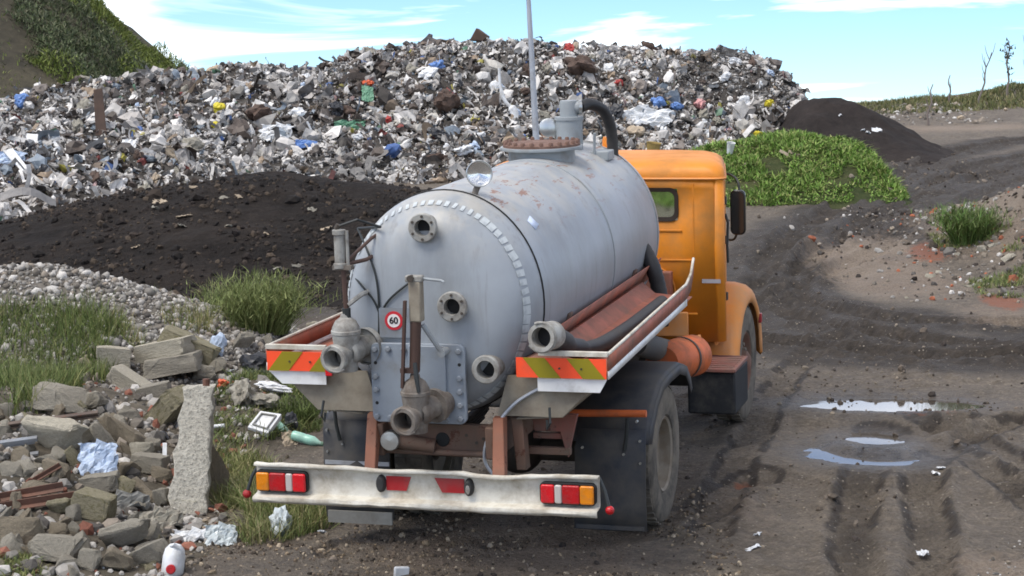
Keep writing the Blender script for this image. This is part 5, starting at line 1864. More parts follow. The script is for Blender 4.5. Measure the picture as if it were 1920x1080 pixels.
# clods on the black soil mound
r5 = np.random.default_rng(55)
n = 9000
x, y = r5.uniform(-9, 2, n), r5.uniform(24.8, 33.5, n)
z = soil_h(x, y)
ok = (z > ground_lo(x, y) - .03) & (vnoise(x * .9, y * .9, 58) > .3)
x, y, z = x[ok], y[ok], z[ok]
n = len(x)
sz = np.exp(r5.normal(math.log(.022), .55, n)).clip(.010, .11)
V, F, C = scatter(PEB, r5.integers(0, 10, n), np.stack([x, y, z + sz * .1], -1), sz[:, None] * r5.uniform(.6, 1.4, (n, 3)), rand_rot(n, r5), np.array([srgb(40, 34, 31), srgb(28, 24, 22), srgb(58, 50, 44), srgb(74, 64, 54)])[r5.integers(0, 4, n)])
tag(np_obj('soil_clods', V, F, 'stone_mix', C, False), 'loose dark clods covering the black soil mound', None, None, 'stuff')

# ------------------------------------------------------------------ broken concrete
def chunk_mesh(seed, shape):
    r = random.Random(seed)
    bm = bmesh.new()
    if shape == 'slab':
        base = [(sx_ * (1 + r.uniform(-.18, .05)), sy_ * (1 + r.uniform(-.2, .05)), sz_ * (1 + r.uniform(-.08, .05))) for sx_ in (-1, 1) for sy_ in (-1, 1) for sz_ in (-1, 1)]
        base += [(r.uniform(-1, 1), r.choice((-1, 1)) * .95, r.choice((-1, 1)) * .95) for _ in range(3)]
    else:
        base = []
        while len(base) < 15:
            p = Vector((r.uniform(-1, 1), r.uniform(-1, 1), r.uniform(-1, 1)))
            if max(abs(c) for c in p) > .62 and p.length < 1.35:
                base.append(tuple(p))
    for p in base:
        bm.verts.new(p)
    res = bmesh.ops.convex_hull(bm, input=bm.verts)
    bmesh.ops.delete(bm, geom=[v for v in bm.verts if not v.link_faces], context='VERTS')
    bmesh.ops.dissolve_limit(bm, angle_limit=.12, verts=bm.verts, edges=bm.edges)
    bmesh.ops.bevel(bm, geom=list(bm.edges), offset=.06, segments=1, affect='EDGES')
    bmesh.ops.triangulate(bm, faces=bm.faces)
    bmesh.ops.subdivide_edges(bm, edges=bm.edges, cuts=2, use_grid_fill=True)
    bmesh.ops.recalc_face_normals(bm, faces=bm.faces)
    V = np.array([v.co[:] for v in bm.verts])
    d = .035 * noise3(V, 4.5, seed) + .02 * noise3(V, 11, seed + 1)
    for v, q in zip(bm.verts, d):
        v.co += v.normal * float(q) + Vector((r.uniform(-.01, .01), r.uniform(-.01, .01), r.uniform(-.01, .01)))
    me = bpy.data.meshes.new('concrete_chunk')
    bm.to_mesh(me)
    bm.free()
    me.polygons.foreach_set('use_smooth', [True] * len(me.polygons))
    me.set_sharp_from_angle(angle=math.radians(26))
    me.materials.append(MAT['concrete_grey'])
    return me


ROCK = [chunk_mesh(500 + k, 'rock') for k in range(9)]
SLAB = [chunk_mesh(550 + k, 'slab') for k in range(6)]
CH = [  # px, py, w, h, tilt degrees, shape, material, lift, label
    (313, 677, 98, 30, -12, 'slab', 'concrete_pale', .12, 'flat grey slab lying uppermost of two below the gravel heap'),
    (322, 697, 100, 30, -10, 'slab', 'concrete_grey', .06, 'flat slab directly under the uppermost slab'),
    (212, 684, 62, 38, 6, 'slab', 'concrete_pale', .06, 'pale squarish block beside the long grass'),
    (243, 716, 62, 52, 32, 'slab', 'concrete_pale', .02, 'pale thin slab tipped over below the squarish block'),
    (160, 690, 50, 40, 15, 'rock', 'concrete_moss', .02, 'mossy block at the edge of the long grass'),
    (311, 770, 70, 84, -48, 'slab', 'concrete_moss', .04, 'mossy greenish slab tilted against the tall pillar'),
    (290, 745, 60, 30, -14, 'slab', 'concrete_grey', .04, 'thin grey piece on top of the mossy tilted slab'),
    (112, 760, 100, 52, 10, 'rock', 'concrete_grey', .05, 'broad rough boulder behind the long brown rail'),
    (178, 757, 54, 38, -10, 'rock', 'concrete_grey', .02, 'grey boulder at the end of the long brown rail'),
    (232, 815, 108, 74, 38, 'rock', 'concrete_brown', .05, 'large dark brown slanting chunk in the middle of the rubble'),
    (108, 826, 116, 66, 14, 'rock', 'concrete_pale', .06, 'pale wedge-shaped chunk behind the aluminium strips'),
    (190, 838, 64, 56, 30, 'rock', 'concrete_grey', .04, 'smooth grey chunk above the pale blue sheet'),
    (264, 852, 46, 36, 0, 'rock', 'concrete_pale', .03, 'small rounded pale chunk beside the tall pillar'),
    (278, 876, 62, 28, 5, 'slab', 'concrete_grey', .03, 'flat rounded chunk under the small rounded pale one'),
    (138, 864, 34, 36, 60, 'slab', 'concrete_moss', .03, 'small yellowish stone next to the pale blue sheet'),
    (105, 888, 66, 46, 20, 'rock', 'concrete_brown', .03, 'brownish chunk above the rusty angle irons'),
    (352, 660, 108, 46, 24, 'slab', 'concrete_moss', .02, 'long mossy beam sunk in the foot of the gravel heap'),
    (386, 708, 50, 34, 10, 'rock', 'concrete_grey', .02, 'grey chunk behind the top of the tall pillar'),
    (176, 962, 72, 42, 12, 'slab', 'concrete_moss', .06, 'rectangular mossy block in front of the grey plastic sheet'),
    (234, 1012, 92, 50, -6, 'rock', 'concrete_grey', .05, 'big rough chunk near the white rag'),
    (110, 1040, 88, 60, -12, 'rock', 'concrete_grey', .05, 'big angular grey chunk at the foot of the rubble'),
    (34, 1015, 84, 74, 0, 'rock', 'concrete_brown', .05, 'bulky brown boulder at the foot of the rubble'),
    (216, 1056, 68, 50, 10, 'rock', 'concrete_brown', .04, 'brown angular chunk two stones from the red-capped jug'),
    (280, 1053, 70, 48, -8, 'rock', 'concrete_grey', .04, 'grey chunk right against the red-capped jug'),
    (168, 1056, 48, 50, 20, 'rock', 'concrete_grey', .03, 'dark narrow chunk wedged between two bigger ones'),
    (232, 926, 40, 42, 15, 'rock', 'concrete_moss', .04, 'small mossy chunk below the pale blue sheet'),
    (268, 926, 50, 50, 40, 'rock', 'concrete_brown', .04, 'brown slanted chunk at the foot of the tall pillar'),
    (300, 940, 36, 34, 0, 'rock', 'concrete_grey', .03, 'small grey lump against the foot of the tall pillar'),
    (114, 958, 48, 30, 0, 'rock', 'concrete_moss', .03, 'mossy lump under the rusty angle irons'),
    (188, 916, 68, 28, -6, 'slab', 'concrete_grey', .04, 'flat grey piece lying under the pale blue sheet'),
    (300, 900, 44, 34, 10, 'rock', 'concrete_brown', .03, 'rough brown lump beside the tall pillar'),
    (372, 918, 30, 34, 5, 'rock', 'concrete_pale', .05, 'pale lump stuck to the face of the tall pillar'),
]
for i, (px, py, wd, ht, tl, shp, mt, lift, lb) in enumerate(CH):
    p = hit(px, py + ht * .25)
    k = p[1] / FPX
    s = (SLAB if shp == 'slab' else ROCK)
    c_, sn = abs(math.cos(math.radians(tl))), abs(math.sin(math.radians(tl)))
    a_ = wd * k * .5
    b_ = ht * k * .5
    if sn > .5:      # steeply tilted: measure along the chunk's own axis
        a_, b_ = math.hypot(a_, b_) * .9, min(a_, b_) * .5
    a_, b_ = a_ * 1.12, b_ * 1.12
    lift = lift + b_ * .45
    put('concrete_chunk', s[i % len(s)], (p[0], p[1] + .02, p[2] + lift), lb, 'concrete chunk', (0, math.radians(tl), .12 * ((i * 7) % 5 - 2)), (a_, max(.75 * min(a_, .3), .08), b_), mt)
r3 = np.random.default_rng(77)
n = 0
while n < 80:
    px, py = r3.uniform(-20, 330), r3.uniform(770, 1085)
    if px > 190 + (py - 770) * .42 + 60:
        continue
    if px > 300 and py < 960:
        continue
    p = hit(px, py)
    if p[0] < -9:
        continue
    s = r3.uniform(.04, .12)
    mt = ('concrete_grey', 'concrete_brown', 'concrete_moss')[r3.choice(3, p=[.5, .35, .15])]
    put('concrete_chunk', ROCK[n % 9], (p[0], p[1], p[2] + s * .2), {'concrete_grey': 'small grey broken concrete lump filling a gap in the rubble bank', 'concrete_brown': 'small brown broken concrete lump filling a gap in the rubble bank', 'concrete_moss': 'small mossy broken concrete lump filling a gap in the rubble bank'}[mt], 'concrete chunk', tuple(r3.uniform(0, 6.3, 3)), (s * r3.uniform(.8, 1.4), s * r3.uniform(.7, 1.2), s * r3.uniform(.5, .9)), mt, {'concrete_grey': 'small grey lumps in the rubble bank', 'concrete_brown': 'small brown lumps in the rubble bank', 'concrete_moss': 'small mossy lumps in the rubble bank'}[mt])
    n += 1
for i, (px, py, wd, ht) in enumerate([(588, 622, 32, 40), (450, 640, 54, 40), (405, 690, 40, 30), (500, 640, 34, 24)]):
    p = hit(px, py + ht * .3)
    k = p[1] / FPX
    put('concrete_chunk', ROCK[i], (p[0], p[1], p[2] + ht * k * .3), ['pale pointed stone sticking up behind the truck trough', 'rounded grey boulder at the toe of the gravel heap', 'grey boulder beside the blue bag', 'low grey stone between the weeds and the gravel heap'][i], 'stone', (0, .2 * i, i), (wd * k * .5, wd * k * .5, ht * k * .55), 'concrete_pale' if i == 0 else 'concrete_grey')
# stones on the verge
for i, (px, py, wd) in enumerate([(1840, 470, 26), (1888, 488, 34), (1862, 462, 18), (1745, 520, 22), (1760, 512, 16), (1815, 540, 16), (1795, 478, 14), (1700, 560, 10), (1865, 448, 14), (1880, 436, 12)]):
    p = hit(px, py)
    k = p[1] / FPX
    put('verge_stone', ROCK[i % 9], (p[0], p[1], p[2] + wd * k * .1), 'pale stone lying on the grassy verge beside the track', 'stone', (0, 0, i), (wd * k * .5, wd * k * .5, wd * k * .3), 'concrete_pale', 'stones on the verge')

# tall broken pillar with a rebar stub
b0 = hit(350, 968)
yb = b0[1]
rows = []
rp = random.Random(4)
for j in range(13):
    t = j / 12
    y_ = yb + .05 + .30 * t
    pl_, pr_ = at(312 + 32 * t + 4 * math.sin(j * 1.9), 972 - 243 * t, y_), at(386 + 14 * t + 3 * math.sin(j * 2.7), 970 - 246 * t, y_)
    dep = .20 + .02 * math.sin(j)
    ring = []
    for u_, v_ in [(0, 0), (.18, -.02), (.36, .01), (.55, -.025), (.75, .0), (.93, -.01), (1, .06), (1.0, .5), (.97, 1.0), (.5, 1.05), (.02, 1.0), (-.02, .5)]:
        q_ = pl_ + (pr_ - pl_) * u_ + np.array([0, dep * v_, 0])
        ring.append(tuple(q_ + np.array([rp.uniform(-.008, .008) for _ in range(3)])))
    rows.append(ring)
pil = loft(rows).build('broken_pillar', 'concrete_slab', None, 50, bev=.012)
tag(pil, 'tall pale broken concrete pillar leaning upright out of the rubble', 'pillar')
pt_ = np.mean([np.array(q_) for q_ in rows[-1][2:7]], 0)
MB().tube([pt_ - [0, -.03, .05], pt_ + [.0, .03, .06]], .028, 8).build('rebar_stub', 'angle_rust', pil)
eb = hit(405, 950)
put('earth_clod', ROCK[2], (eb[0] - .02, eb[1] + .25, eb[2] + .15), 'brown crumbling lump behind the tall pillar', 'lump', (0, .1, .4), (.13, .14, .34), 'concrete_brown')

# ------------------------------------------------------------------ scrap metal and litter in the rubble


def bar(name, a, b, ya, yb_, hgt, dep, mat_, label, cat, prof='I'):
    """long profile between two pixels at given distances"""
    A, B = Vector(at(a[0], a[1], ya)), Vector(at(b[0], b[1], yb_))
    d = (B - A)
    L_ = d.length
    d.normalize()
    up = Vector((0, -.35, 1))
    up = (up - d * up.dot(d)).normalized()
    sd_ = d.cross(up)
    R_ = Matrix((d, sd_, up)).transposed()
    c_ = (A + B) / 2
    m_ = MB()
    if prof == 'I':
        m_.box(c_ + up * (hgt / 2 - .006), (L_, dep, .012), R_)
        m_.box(c_ - up * (hgt / 2 - .006), (L_, dep, .012), R_)
        m_.box(c_, (L_ - .002, .014, hgt - .026), R_)
    elif prof == 'L':
        m_.box(c_, (L_, .008, hgt), R_)
        m_.box(c_ - up * (hgt / 2 + .0045) + sd_ * (dep / 2 - .004), (L_ - .001, dep, .008), R_)
    else:
        m_.box(c_, (L_, dep, hgt), R_)
        m_.box(c_ - up * (hgt * .9), (L_ - .05, dep * .8, hgt * .5), R_)
    o = m_.build(name, mat_)
    return tag(o, label, cat)


h1, h2 = hit(60, 800), hit(185, 785)
bar('brown_rail', (-60, 808), (184, 776), h1[1] - .15, h1[1] - .12, .045, .05, 'rail_brown', 'long brown steel rail lying across the rubble', 'rail')
h1 = hit(40, 850)
bar('aluminium_strip', (-50, 838), (70, 822), h1[1] - .05, h1[1] - .02, .030, .05, 'alu_profile', 'upper grey aluminium strip among the rubble', 'strip', 'B')
bar('aluminium_strip', (-50, 866), (72, 850), h1[1] - .1, h1[1] - .06, .020, .05, 'alu_profile', 'middle grey aluminium strip among the rubble', 'strip', 'B')
bar('aluminium_strip', (-50, 884), (64, 862), h1[1] - .16, h1[1] - .12, .020, .05, 'alu_profile', 'lower grey aluminium strip among the rubble', 'strip', 'B')
h1 = hit(60, 945)
bar('angle_iron', (-50, 955), (146, 926), h1[1] - .12, h1[1] - .08, .05, .06, 'angle_rust', 'longer rusty angle iron lying on the rubble', 'angle iron', 'L')
bar('angle_iron', (-50, 938), (118, 908), h1[1] - .0, h1[1] + .04, .045, .06, 'angle_rust', 'shorter rusty angle iron just above the longer one', 'angle iron', 'L')
h1 = hit(92, 905)
bar('angle_iron', (60, 900), (112, 870), h1[1] - .02, h1[1] + .04, .03, .03, 'angle_rust', 'thin rusty bar pointing up beside the aluminium strips', 'bar', 'L')


def lay(name, px, py, wd, ht, kind, mat_, label, cat, lift=.3, rz=0., tilt=.9):
    p = hit(px, py + ht * .3)
    k = p[1] / FPX
    if kind == 'bag':
        return put(name, BAGS[int(px) % 8], (p[0], p[1], p[2] + ht * k * lift), label, cat, (0, .15, rz), (wd * k * .5, wd * k * .42, ht * k * .5), mat_)
    return put(name, SHEETS[int(px) % 5], (p[0], p[1], p[2] + ht * k * lift), label, cat, (tilt, 0, rz), (wd * k * .5, ht * k * .6, wd * k * .35), mat_)


o = lay('pale_blue_sheet', 185, 872, 72, 62, 'sheet', 'litter_paleblue', 'pale blue crumpled sheet draped on the rubble', 'sheet', .45, .25, 1.0)
lay('grey_plastic_sheet', 225, 945, 110, 40, 'sheet', 'plastic_grey', 'grey plastic sheet draped over the rubble above the mossy block', 'sheet', .3, .35, .5)
lay('grey_plastic_sheet', 300, 972, 90, 50, 'sheet', 'litter_greysack', 'dirty translucent sheet trailing from the foot of the pillar', 'sheet', .2, .5, .5)
lay('white_rag', 360, 1004, 76, 30, 'sheet', 'litter_white', 'crumpled white rag on the mud beside the rubble', 'rag', .25, .0, .4)
lay('green_clear_bag', 415, 1006, 60, 46, 'sheet', 'bottle_clear', 'see-through crumpled bag between the white rag and the grass', 'bag', .3, .3, .8)
lay('blue_bag', 408, 655, 36, 40, 'bag', 'litter_paleblue', 'light blue bag at the toe of the gravel heap', 'bag', .4)
lay('black_bag', 480, 692, 76, 40, 'bag', 'litter_black', 'slumped black bag behind the truck corner', 'bag', .35)
lay('grey_sack', 455, 748, 62, 48, 'bag', 'litter_greysack', 'bulging grey sack in the weeds beside the truck', 'sack', .4)
lay('grey_sack', 500, 755, 50, 38, 'bag', 'litter_greysack', 'smaller grey sack behind the white plastic tray', 'sack', .4)
lay('white_sack', 515, 728, 56, 20, 'bag', 'litter_white', 'long dirty white sack lying above the smaller grey sack', 'sack', .4)
lay('orange_rag', 418, 722, 26, 24, 'bag', 'litter_orange', 'orange rag behind the top of the pillar', 'rag', .4)
lay('black_bag', 545, 800, 34, 40, 'bag', 'litter_black', 'small black bag between the green bottle and the white tray', 'bag', .4)
lay('cardboard_piece', 545, 826, 34, 26, 'sheet', 'litter_tan', 'tan cardboard scrap beside the green bottle', 'cardboard', .4, .6, 1.0)
lay('clear_bag', 527, 992, 56, 56, 'bag', 'bottle_clear', 'see-through bag with a blue patch in the grass by the bumper', 'bag', .4)
p = hit(530, 995)
put('blue_wrapper', BAGS[2], (p[0] + .02, p[1] - .10, p[2] + .10), 'dark blue wrapper stuck to the see-through bag', 'wrapper', (0, 0, .4), (.035, .02, .045), 'litter_blue')
lay('purple_rag', 305, 822, 30, 20, 'bag', 'litter_black', 'dark rag stuffed behind the tall pillar', 'rag', .3)
# white plastic lid
p = hit(495, 815)
yl = p[1]
q1 = [at(464, 800, yl - .05), at(502, 812, yl - .12), at(528, 776, yl + .1), at(488, 770, yl + .16)]
ld = MB().hexa(q1, [np.array(v) + [0, .03, -.05] for v in q1]).build('plastic_tray', 'litter_white', None, bev=.006)
cen = sum(np.array(v) for v in q1) / 4
q2 = [cen + (np.array(v) - cen) * .72 + np.array([0, -.012, .012]) for v in q1]
q3 = [cen + (np.array(v) - cen) * .62 + np.array([0, -.012, .012]) for v in q1]
mm = MB()
for k in range(4):
    a, b, c_, d_ = q2[k], q2[(k + 1) % 4], q3[(k + 1) % 4], q3[k]
    mm.hexa([a, b, c_, d_], [np.array(v) + [0, .012, -.014] for v in (a, b, c_, d_)])
mm.build('raised_rim', 'plastic_grey', ld)
tag(ld, 'white square plastic tray lying tilted in the weeds', 'tray')


def bottle(name, px, py, ln, r, ang, mat_, cap, label):
    p = hit(px, py + 8)
    d = Vector((math.cos(ang), -.25, math.sin(ang)))
    o_ = Vector((p[0], p[1], p[2] + r)) - d * ln * .5
    b = MB().lathe([(.0005, 0), (r * .85, 0), (r, .02), (r, ln * .35), (r * .92, ln * .4), (r, ln * .45), (r, ln * .68), (r * .4, ln * .88), (r * .38, ln * .95), (.0005, ln * .95)], o_, d, 20).build(name, mat_)
    MB().lathe([(r * .44, ln * .93), (r * .44, ln), (.0005, ln)], o_, d, 14).build('cap', cap, b)
    return tag(b, label, 'bottle')


bottle('plastic_bottle', 578, 826, .30, .045, -.25, 'bottle_green', 'litter_green', 'greenish plastic bottle lying behind the rear mud flap')
bottle('plastic_bottle', 528, 803, .26, .04, -.7, 'bottle_green', 'litter_white', 'pale green bottle leaning beside the white plastic tray')
# white jug with a red cap
p = hit(322, 1078)
jug = MB().lathe([(.0005, 0), (.085, .0), (.098, .03), (.098, .14), (.085, .19), (.05, .225), (.0005, .235)], (p[0], p[1], p[2] - .01), (.12, .1, 1), 28, 1, .8).build('white_jug', 'litter_white')
MB().lathe([(.034, 0), (.034, .03), (.028, .036), (.0005, .036)], (p[0] + .01, p[1] - .085, p[2] + .06), (.05, -1, .1), 20).build('cap', 'lens_red', jug)
MB().tube([(p[0] + .0, p[1] - .03, p[2] + .21), (p[0] + .03, p[1] - .06, p[2] + .23), (p[0] + .06, p[1] - .04, p[2] + .20)], .012, 8).build('handle', 'litter_white', jug)
tag(jug, 'white plastic jug with a red cap at the edge of the mud', 'jug')
# white slats
p = hit(308, 890)
tag(MB().hexa([at(304, 888, p[1]), at(312, 888, p[1]), at(312, 888, p[1] + .03), at(304, 888, p[1] + .03)], [at(305, 830, p[1] + .08), at(313, 830, p[1] + .08), at(313, 830, p[1] + .11), at(305, 830, p[1] + .11)]).build('white_batten', 'litter_white'), 'narrow white batten standing against the tall pillar', 'batten')
p = hit(408, 812)
tag(MB().cyl(at(399, 800, p[1]), at(421, 798, p[1]), .018, n=12).build('white_pipe', 'litter_white'), 'short white pipe end beside the tall pillar', 'pipe')
p = hit(450, 862)
tag(MB().tube([at(425, 868, p[1]), at(450, 855, p[1]), at(472, 843, p[1] + .05)], .012, 8).build('pale_stick', 'litter_tan'), 'pale stick lying in the grass beside the pillar', 'stick')
p = hit(752, 1079)
tag(MB().box((p[0], p[1], p[2] - .02), (.11, .03, .16), Euler((.1, .05, .3)).to_matrix()).build('marker_stub', 'litter_white', bev=.012), 'white stub of a post in the mud behind the bumper', 'post')
for i, (px, py, wd, ht) in enumerate([(590, 905, 18, 22), (612, 958, 16, 20), (605, 1000, 12, 10), (430, 700, 14, 12), (1410, 1030, 14, 18), (1730, 1042, 24, 8), (1755, 890, 20, 8), (1765, 880, 16, 8), (1420, 1005, 12, 8), (1510, 455, 10, 5), (1570, 480, 8, 4)]):
    p = hit(px, py)
    k = p[1] / FPX
    put('litter_scrap', SHEETS[i % 5], (p[0], p[1], p[2] + .012), 'pale paper scrap trodden into the track or grass by the truck', 'scrap', (.3, 0, i * 1.3), (wd * k * .5, ht * k * .9, .04), 'litter_white', 'paper scraps on the ground by the truck')

# ------------------------------------------------------------------ plants


def blades(P, hgt, wid, col, seed, lean=.35, seg=3, bend=.5, align=None):
    """grass blades: P roots, each a tapering bent strip"""
    r = np.random.default_rng(seed)
    n = len(P)
    az = r.uniform(0, 2 * math.pi, n)
    ln = np.abs(r.normal(0, lean, n))
    dirh = np.stack([np.cos(az), np.sin(az), 0 * az], -1)
    fa = r.uniform(0, 2 * math.pi, n)
    side = np.stack([np.cos(fa), np.sin(fa), 0 * fa], -1)
    V, nv = [], 2 * seg + 1
    for k in range(seg + 1):
        t = k / seg
        c = P + dirh * (hgt * (ln * t + bend * ln * t * t))[:, None]
        c[:, 2] += hgt * (t - .25 * ln * t * t)
        if k == seg:
            V.append(c[:, None, :])
        else:
            wv = side * (wid * (1 - t * .75) * .5)[:, None]
            V.append(np.stack([c - wv, c + wv], 1))
    V = np.concatenate(V, 1).reshape(-1, 3)
    f = []
    for k in range(seg - 1):
        a = 2 * k
        f += [(a, a + 1, a + 3), (a, a + 3, a + 2)]
    f.append((2 * seg - 2, 2 * seg - 1, 2 * seg))
    F = (np.array(f)[None] + (np.arange(n) * nv)[:, None, None]).reshape(-1, 3)
    return V, F, np.repeat(col, nv, 0)


def gcol(r, n, *cs):
    c = np.array(cs)
    return c[r.integers(0, len(c), n)] * r.uniform(.75, 1.25, (n, 1))


def in_poly(x, y, poly):
    o = np.zeros(len(x), bool)
    j = len(poly) - 1
    for i in range(len(poly)):
        xi, yi, xj, yj = *poly[i], *poly[j]
        o ^= ((yi > y) != (yj > y)) & (x < (xj - xi) * (y - yi) / (yj - yi + 1e-12) + xi)
        j = i
    return o


def patch(name, pix, n, hmin, hmax, wid, seed, cols, label, lean=.35, clump=.0, dens_f=1.):
    r = np.random.default_rng(seed)
    W = [hit(*p)[:2] for p in pix]
    xs_, ys_ = [p[0] for p in W], [p[1] for p in W]
    x, y = r.uniform(min(xs_), max(xs_), n * 4), r.uniform(min(ys_), max(ys_), n * 4)
    ok = in_poly(x, y, W)
    if clump:
        ok &= vnoise(x * dens_f, y * dens_f, seed) > clump
    x, y = x[ok][:n], y[ok][:n]
    n = len(x)
    z = top_h(x, y) - .02
    hh = r.uniform(hmin, hmax, n) * (.55 + .9 * vnoise(x * 1.6, y * 1.6, seed + 1))
    V, F, C = blades(np.stack([x, y, z], -1), hh, np.full(n, wid) * r.uniform(.5, 1.3, n), gcol(r, n, *cols), seed, lean, 3, .9)
    return tag(np_obj(name, V, F, 'leaf_mix', C), label, None, None, 'stuff')


G1, G2, G3, G4, G5 = srgb(92, 106, 56), srgb(108, 122, 68), srgb(76, 90, 48), srgb(134, 134, 86), srgb(154, 144, 106)
patch('grass', [(-40, 590), (120, 585), (225, 610), (250, 660), (215, 700), (150, 735), (90, 775), (-40, 790)], 8500, .10, .34, .010, 41, [G1, G2, G3, G2, G4], 'long green grass growing over the rubble bank', .3, .25, 1.3)
patch('grass', [(180, 600), (400, 590), (400, 640), (250, 660)], 700, .12, .3, .009, 42, [G4, G5, G2], 'thin dry grass along the toe of the gravel', .35, .45, 2)
patch('grass', [(395, 745), (450, 700), (560, 700), (610, 740), (600, 810), (500, 830), (420, 850), (395, 900)], 4200, .05, .15, .012, 43, [G1, G2, G3, G4], 'low weeds growing round the litter beside the truck', .6, .3, 2.5)
patch('grass', [(392, 850), (470, 860), (600, 930), (640, 985), (560, 1010), (460, 1025), (420, 985), (395, 930)], 5200, .10, .28, .010, 44, [G2, G1, G4, G4, G5], 'yellowish grass growing beside the bumper', .45, .25, 2.2)
patch('grass', [(-30, 1045), (50, 1040), (90, 1075), (60, 1095), (-30, 1095)], 900, .04, .10, .012, 45, [G2, G4], 'mossy tuft at the foot of the rubble', .6)
patch('grass', [(380, 560), (470, 545), (520, 600), (470, 640), (420, 610)], 900, .12, .32, .009, 46, [G1, G4, G2], 'thin weeds beside the feathery bush', .4, .3, 2)
patch('grass', [(1740, 440), (1900, 420), (1920, 470), (1760, 470)], 1300, .05, .14, .014, 47, [G2, G1, G4], 'short grass on the verge around the tuft', .5, .45, 1.5)
patch('grass', [(1810, 530), (1920, 500), (1920, 560), (1840, 560)], 1200, .05, .13, .014, 48, [G2, G4, G3], 'short grass on the bank of the verge', .5, .4, 1.5)


def tuft(name, px, py, wpx, hpx, n, seed, cols, label, spread=.55, feathery=True):
    p = hit(px, py)
    k = p[1] / FPX
    r = np.random.default_rng(seed)
    root = empty(name, (p[0], p[1], p[2]))
    tag(root, label, 'weed clump')
    ww = wpx * k * .5
    a = r.uniform(0, 2 * math.pi, n)
    rad = np.sqrt(r.uniform(0, 1, n)) * ww * .55
    P = np.stack([rad * np.cos(a), rad * np.sin(a) * .8, -.03 + 0 * a], -1)
    hh = hpx * k * r.uniform(.55, 1.05, n) * (1 - .45 * (rad / ww) ** 2)
    V, F, C = blades(P, hh, np.full(n, .010) * p[1] / 20, gcol(r, n, *cols), seed, spread, 4, .5)
    np_obj('stems', V, F, 'leaf_mix', C, False, root)
    if feathery:    # side leaflets along the stems
        m_ = n * 7
        i = r.integers(0, n, m_)
        t = r.uniform(.25, 1.0, m_)
        nv = 9
        base = V.reshape(n, nv, 3)
        s_ = t * 4
        k0 = np.minimum(s_.astype(int), 3)
        Q0 = base[i, 2 * k0]
        Q1 = base[i, np.minimum(2 * (k0 + 1), 8)]
        P2 = Q0 + (Q1 - Q0) * (s_ - k0)[:, None]
        V2, F2, C2 = blades(P2, np.full(m_, .09) * r.uniform(.5, 1.3, m_) * p[1] / 20, np.full(m_, .008) * p[1] / 20, gcol(r, m_, *cols), seed + 1, .8, 2, .4)
        np_obj('leaflets', V2, F2, 'leaf_mix', C2, False, root)
    return root


tuft('weed_clump', 492, 622, 175, 122, 800, 61, [srgb(112, 122, 72), srgb(122, 134, 78), srgb(96, 108, 60), srgb(138, 144, 92)], 'big feathery yellow-green weed clump before the black soil mound', .36)
tuft('weed_clump', 1815, 455, 110, 80, 420, 62, [srgb(92, 122, 58), G2, G3], 'bushy green grass tuft on the verge beside the track', .45)
tuft('weed_clump', 565, 790, 70, 60, 140, 63, [G1, G2, G3], 'leafy weed clump between the litter and the rear mudguard', .6)

# bright ground cover on the green mound
rng = np.random.default_rng(91)
n = 46000
x, y = rng.uniform(GRX[0], GRX[7] + .2, n), rng.uniform(34.9, 41.5, n)
gz = green_h(x, y)
ok = (gz > ground_lo(x, y) - .02) & (vnoise(x * 2.2, y * 2.2, 19) > .27)
x, y, gz = x[ok], y[ok], gz[ok]
n = len(x)
V, F, C = blades(np.stack([x, y, gz - .02 + .16 * rng.uniform(0, 1, n) * vnoise(x * 2.4, y * 2.4, 9)], -1), rng.uniform(.03, .10, n) * (.4 + 1.2 * vnoise(x * 1.4, y * 1.4, 5)), np.full(n, .030), gcol(rng, n, srgb(98, 130, 52), srgb(118, 150, 66), srgb(86, 112, 48), srgb(136, 158, 82), srgb(144, 150, 90)), 92, 1.0, 2)
tag(np_obj('ground_cover', V, F, 'leaf_mix', C), 'dense bright green low plants covering the mound beside the cab', None, None, 'stuff')
# hill and ridge vegetation
n = 110000
x, y = rng.uniform(-19.5, -9.5, n), rng.uniform(56, 73, n)
gz = hill_h(x, y)
bare = fbm(x * .22 + 3, y * .22, 3, 17)
edge = (x + 18.0) * .9 + (y - 66) * .15
hpx, hpy = x / y * FPX + 960, 215 - (gz - 5) / y * FPX
ok = (gz > ground_lo(x, y)) & ((hpx > (hpy - 20) * .63 + 45 + 260 * bare) | (rng.uniform(0, 1, n) < .03))
x, y, gz = x[ok], y[ok], gz[ok]
n = len(x)
yel = vnoise(x * .5, y * .5, 23)
cc = np.where((yel > .62)[:, None], gcol(rng, n, srgb(98, 112, 50), srgb(116, 126, 62)), gcol(rng, n, srgb(78, 90, 58), srgb(94, 104, 70), srgb(60, 72, 46), srgb(110, 112, 86)))
V, F, C = blades(np.stack([x, y, gz - .05 + .95 * rng.uniform(0, 1, n) * np.clip(vnoise(x * 1.1, y * 1.1, 6) * 2.4 - 1.0, 0, 1)], -1), rng.uniform(.06, .20, n), np.full(n, .042), cc, 93, .9, 2)
tag(np_obj('undergrowth', V, F, 'leaf_mix', C), 'rough green scrub covering the steep hill', None, None, 'stuff')
n = 24000
x, y = rng.uniform(8.2, 19, n), rng.uniform(54.5, 64, n)
gz = ground_lo(x, y)
ok = (vnoise(x * .7, y * .7, 33) > .22)
x, y, gz = x[ok], y[ok], gz[ok]
n = len(x)
V, F, C = blades(np.stack([x, y, gz - .03], -1), rng.uniform(.04, .17, n) * (.3 + 1.3 * vnoise(x * .9, y * .9, 7)), np.full(n, .035), gcol(rng, n, srgb(92, 100, 58), srgb(112, 112, 70), srgb(74, 82, 48), srgb(128, 120, 84)), 94, .5, 2)
tag(np_obj('grass', V, F, 'leaf_mix', C), 'dull green grass covering the far ridge', None, None, 'stuff')
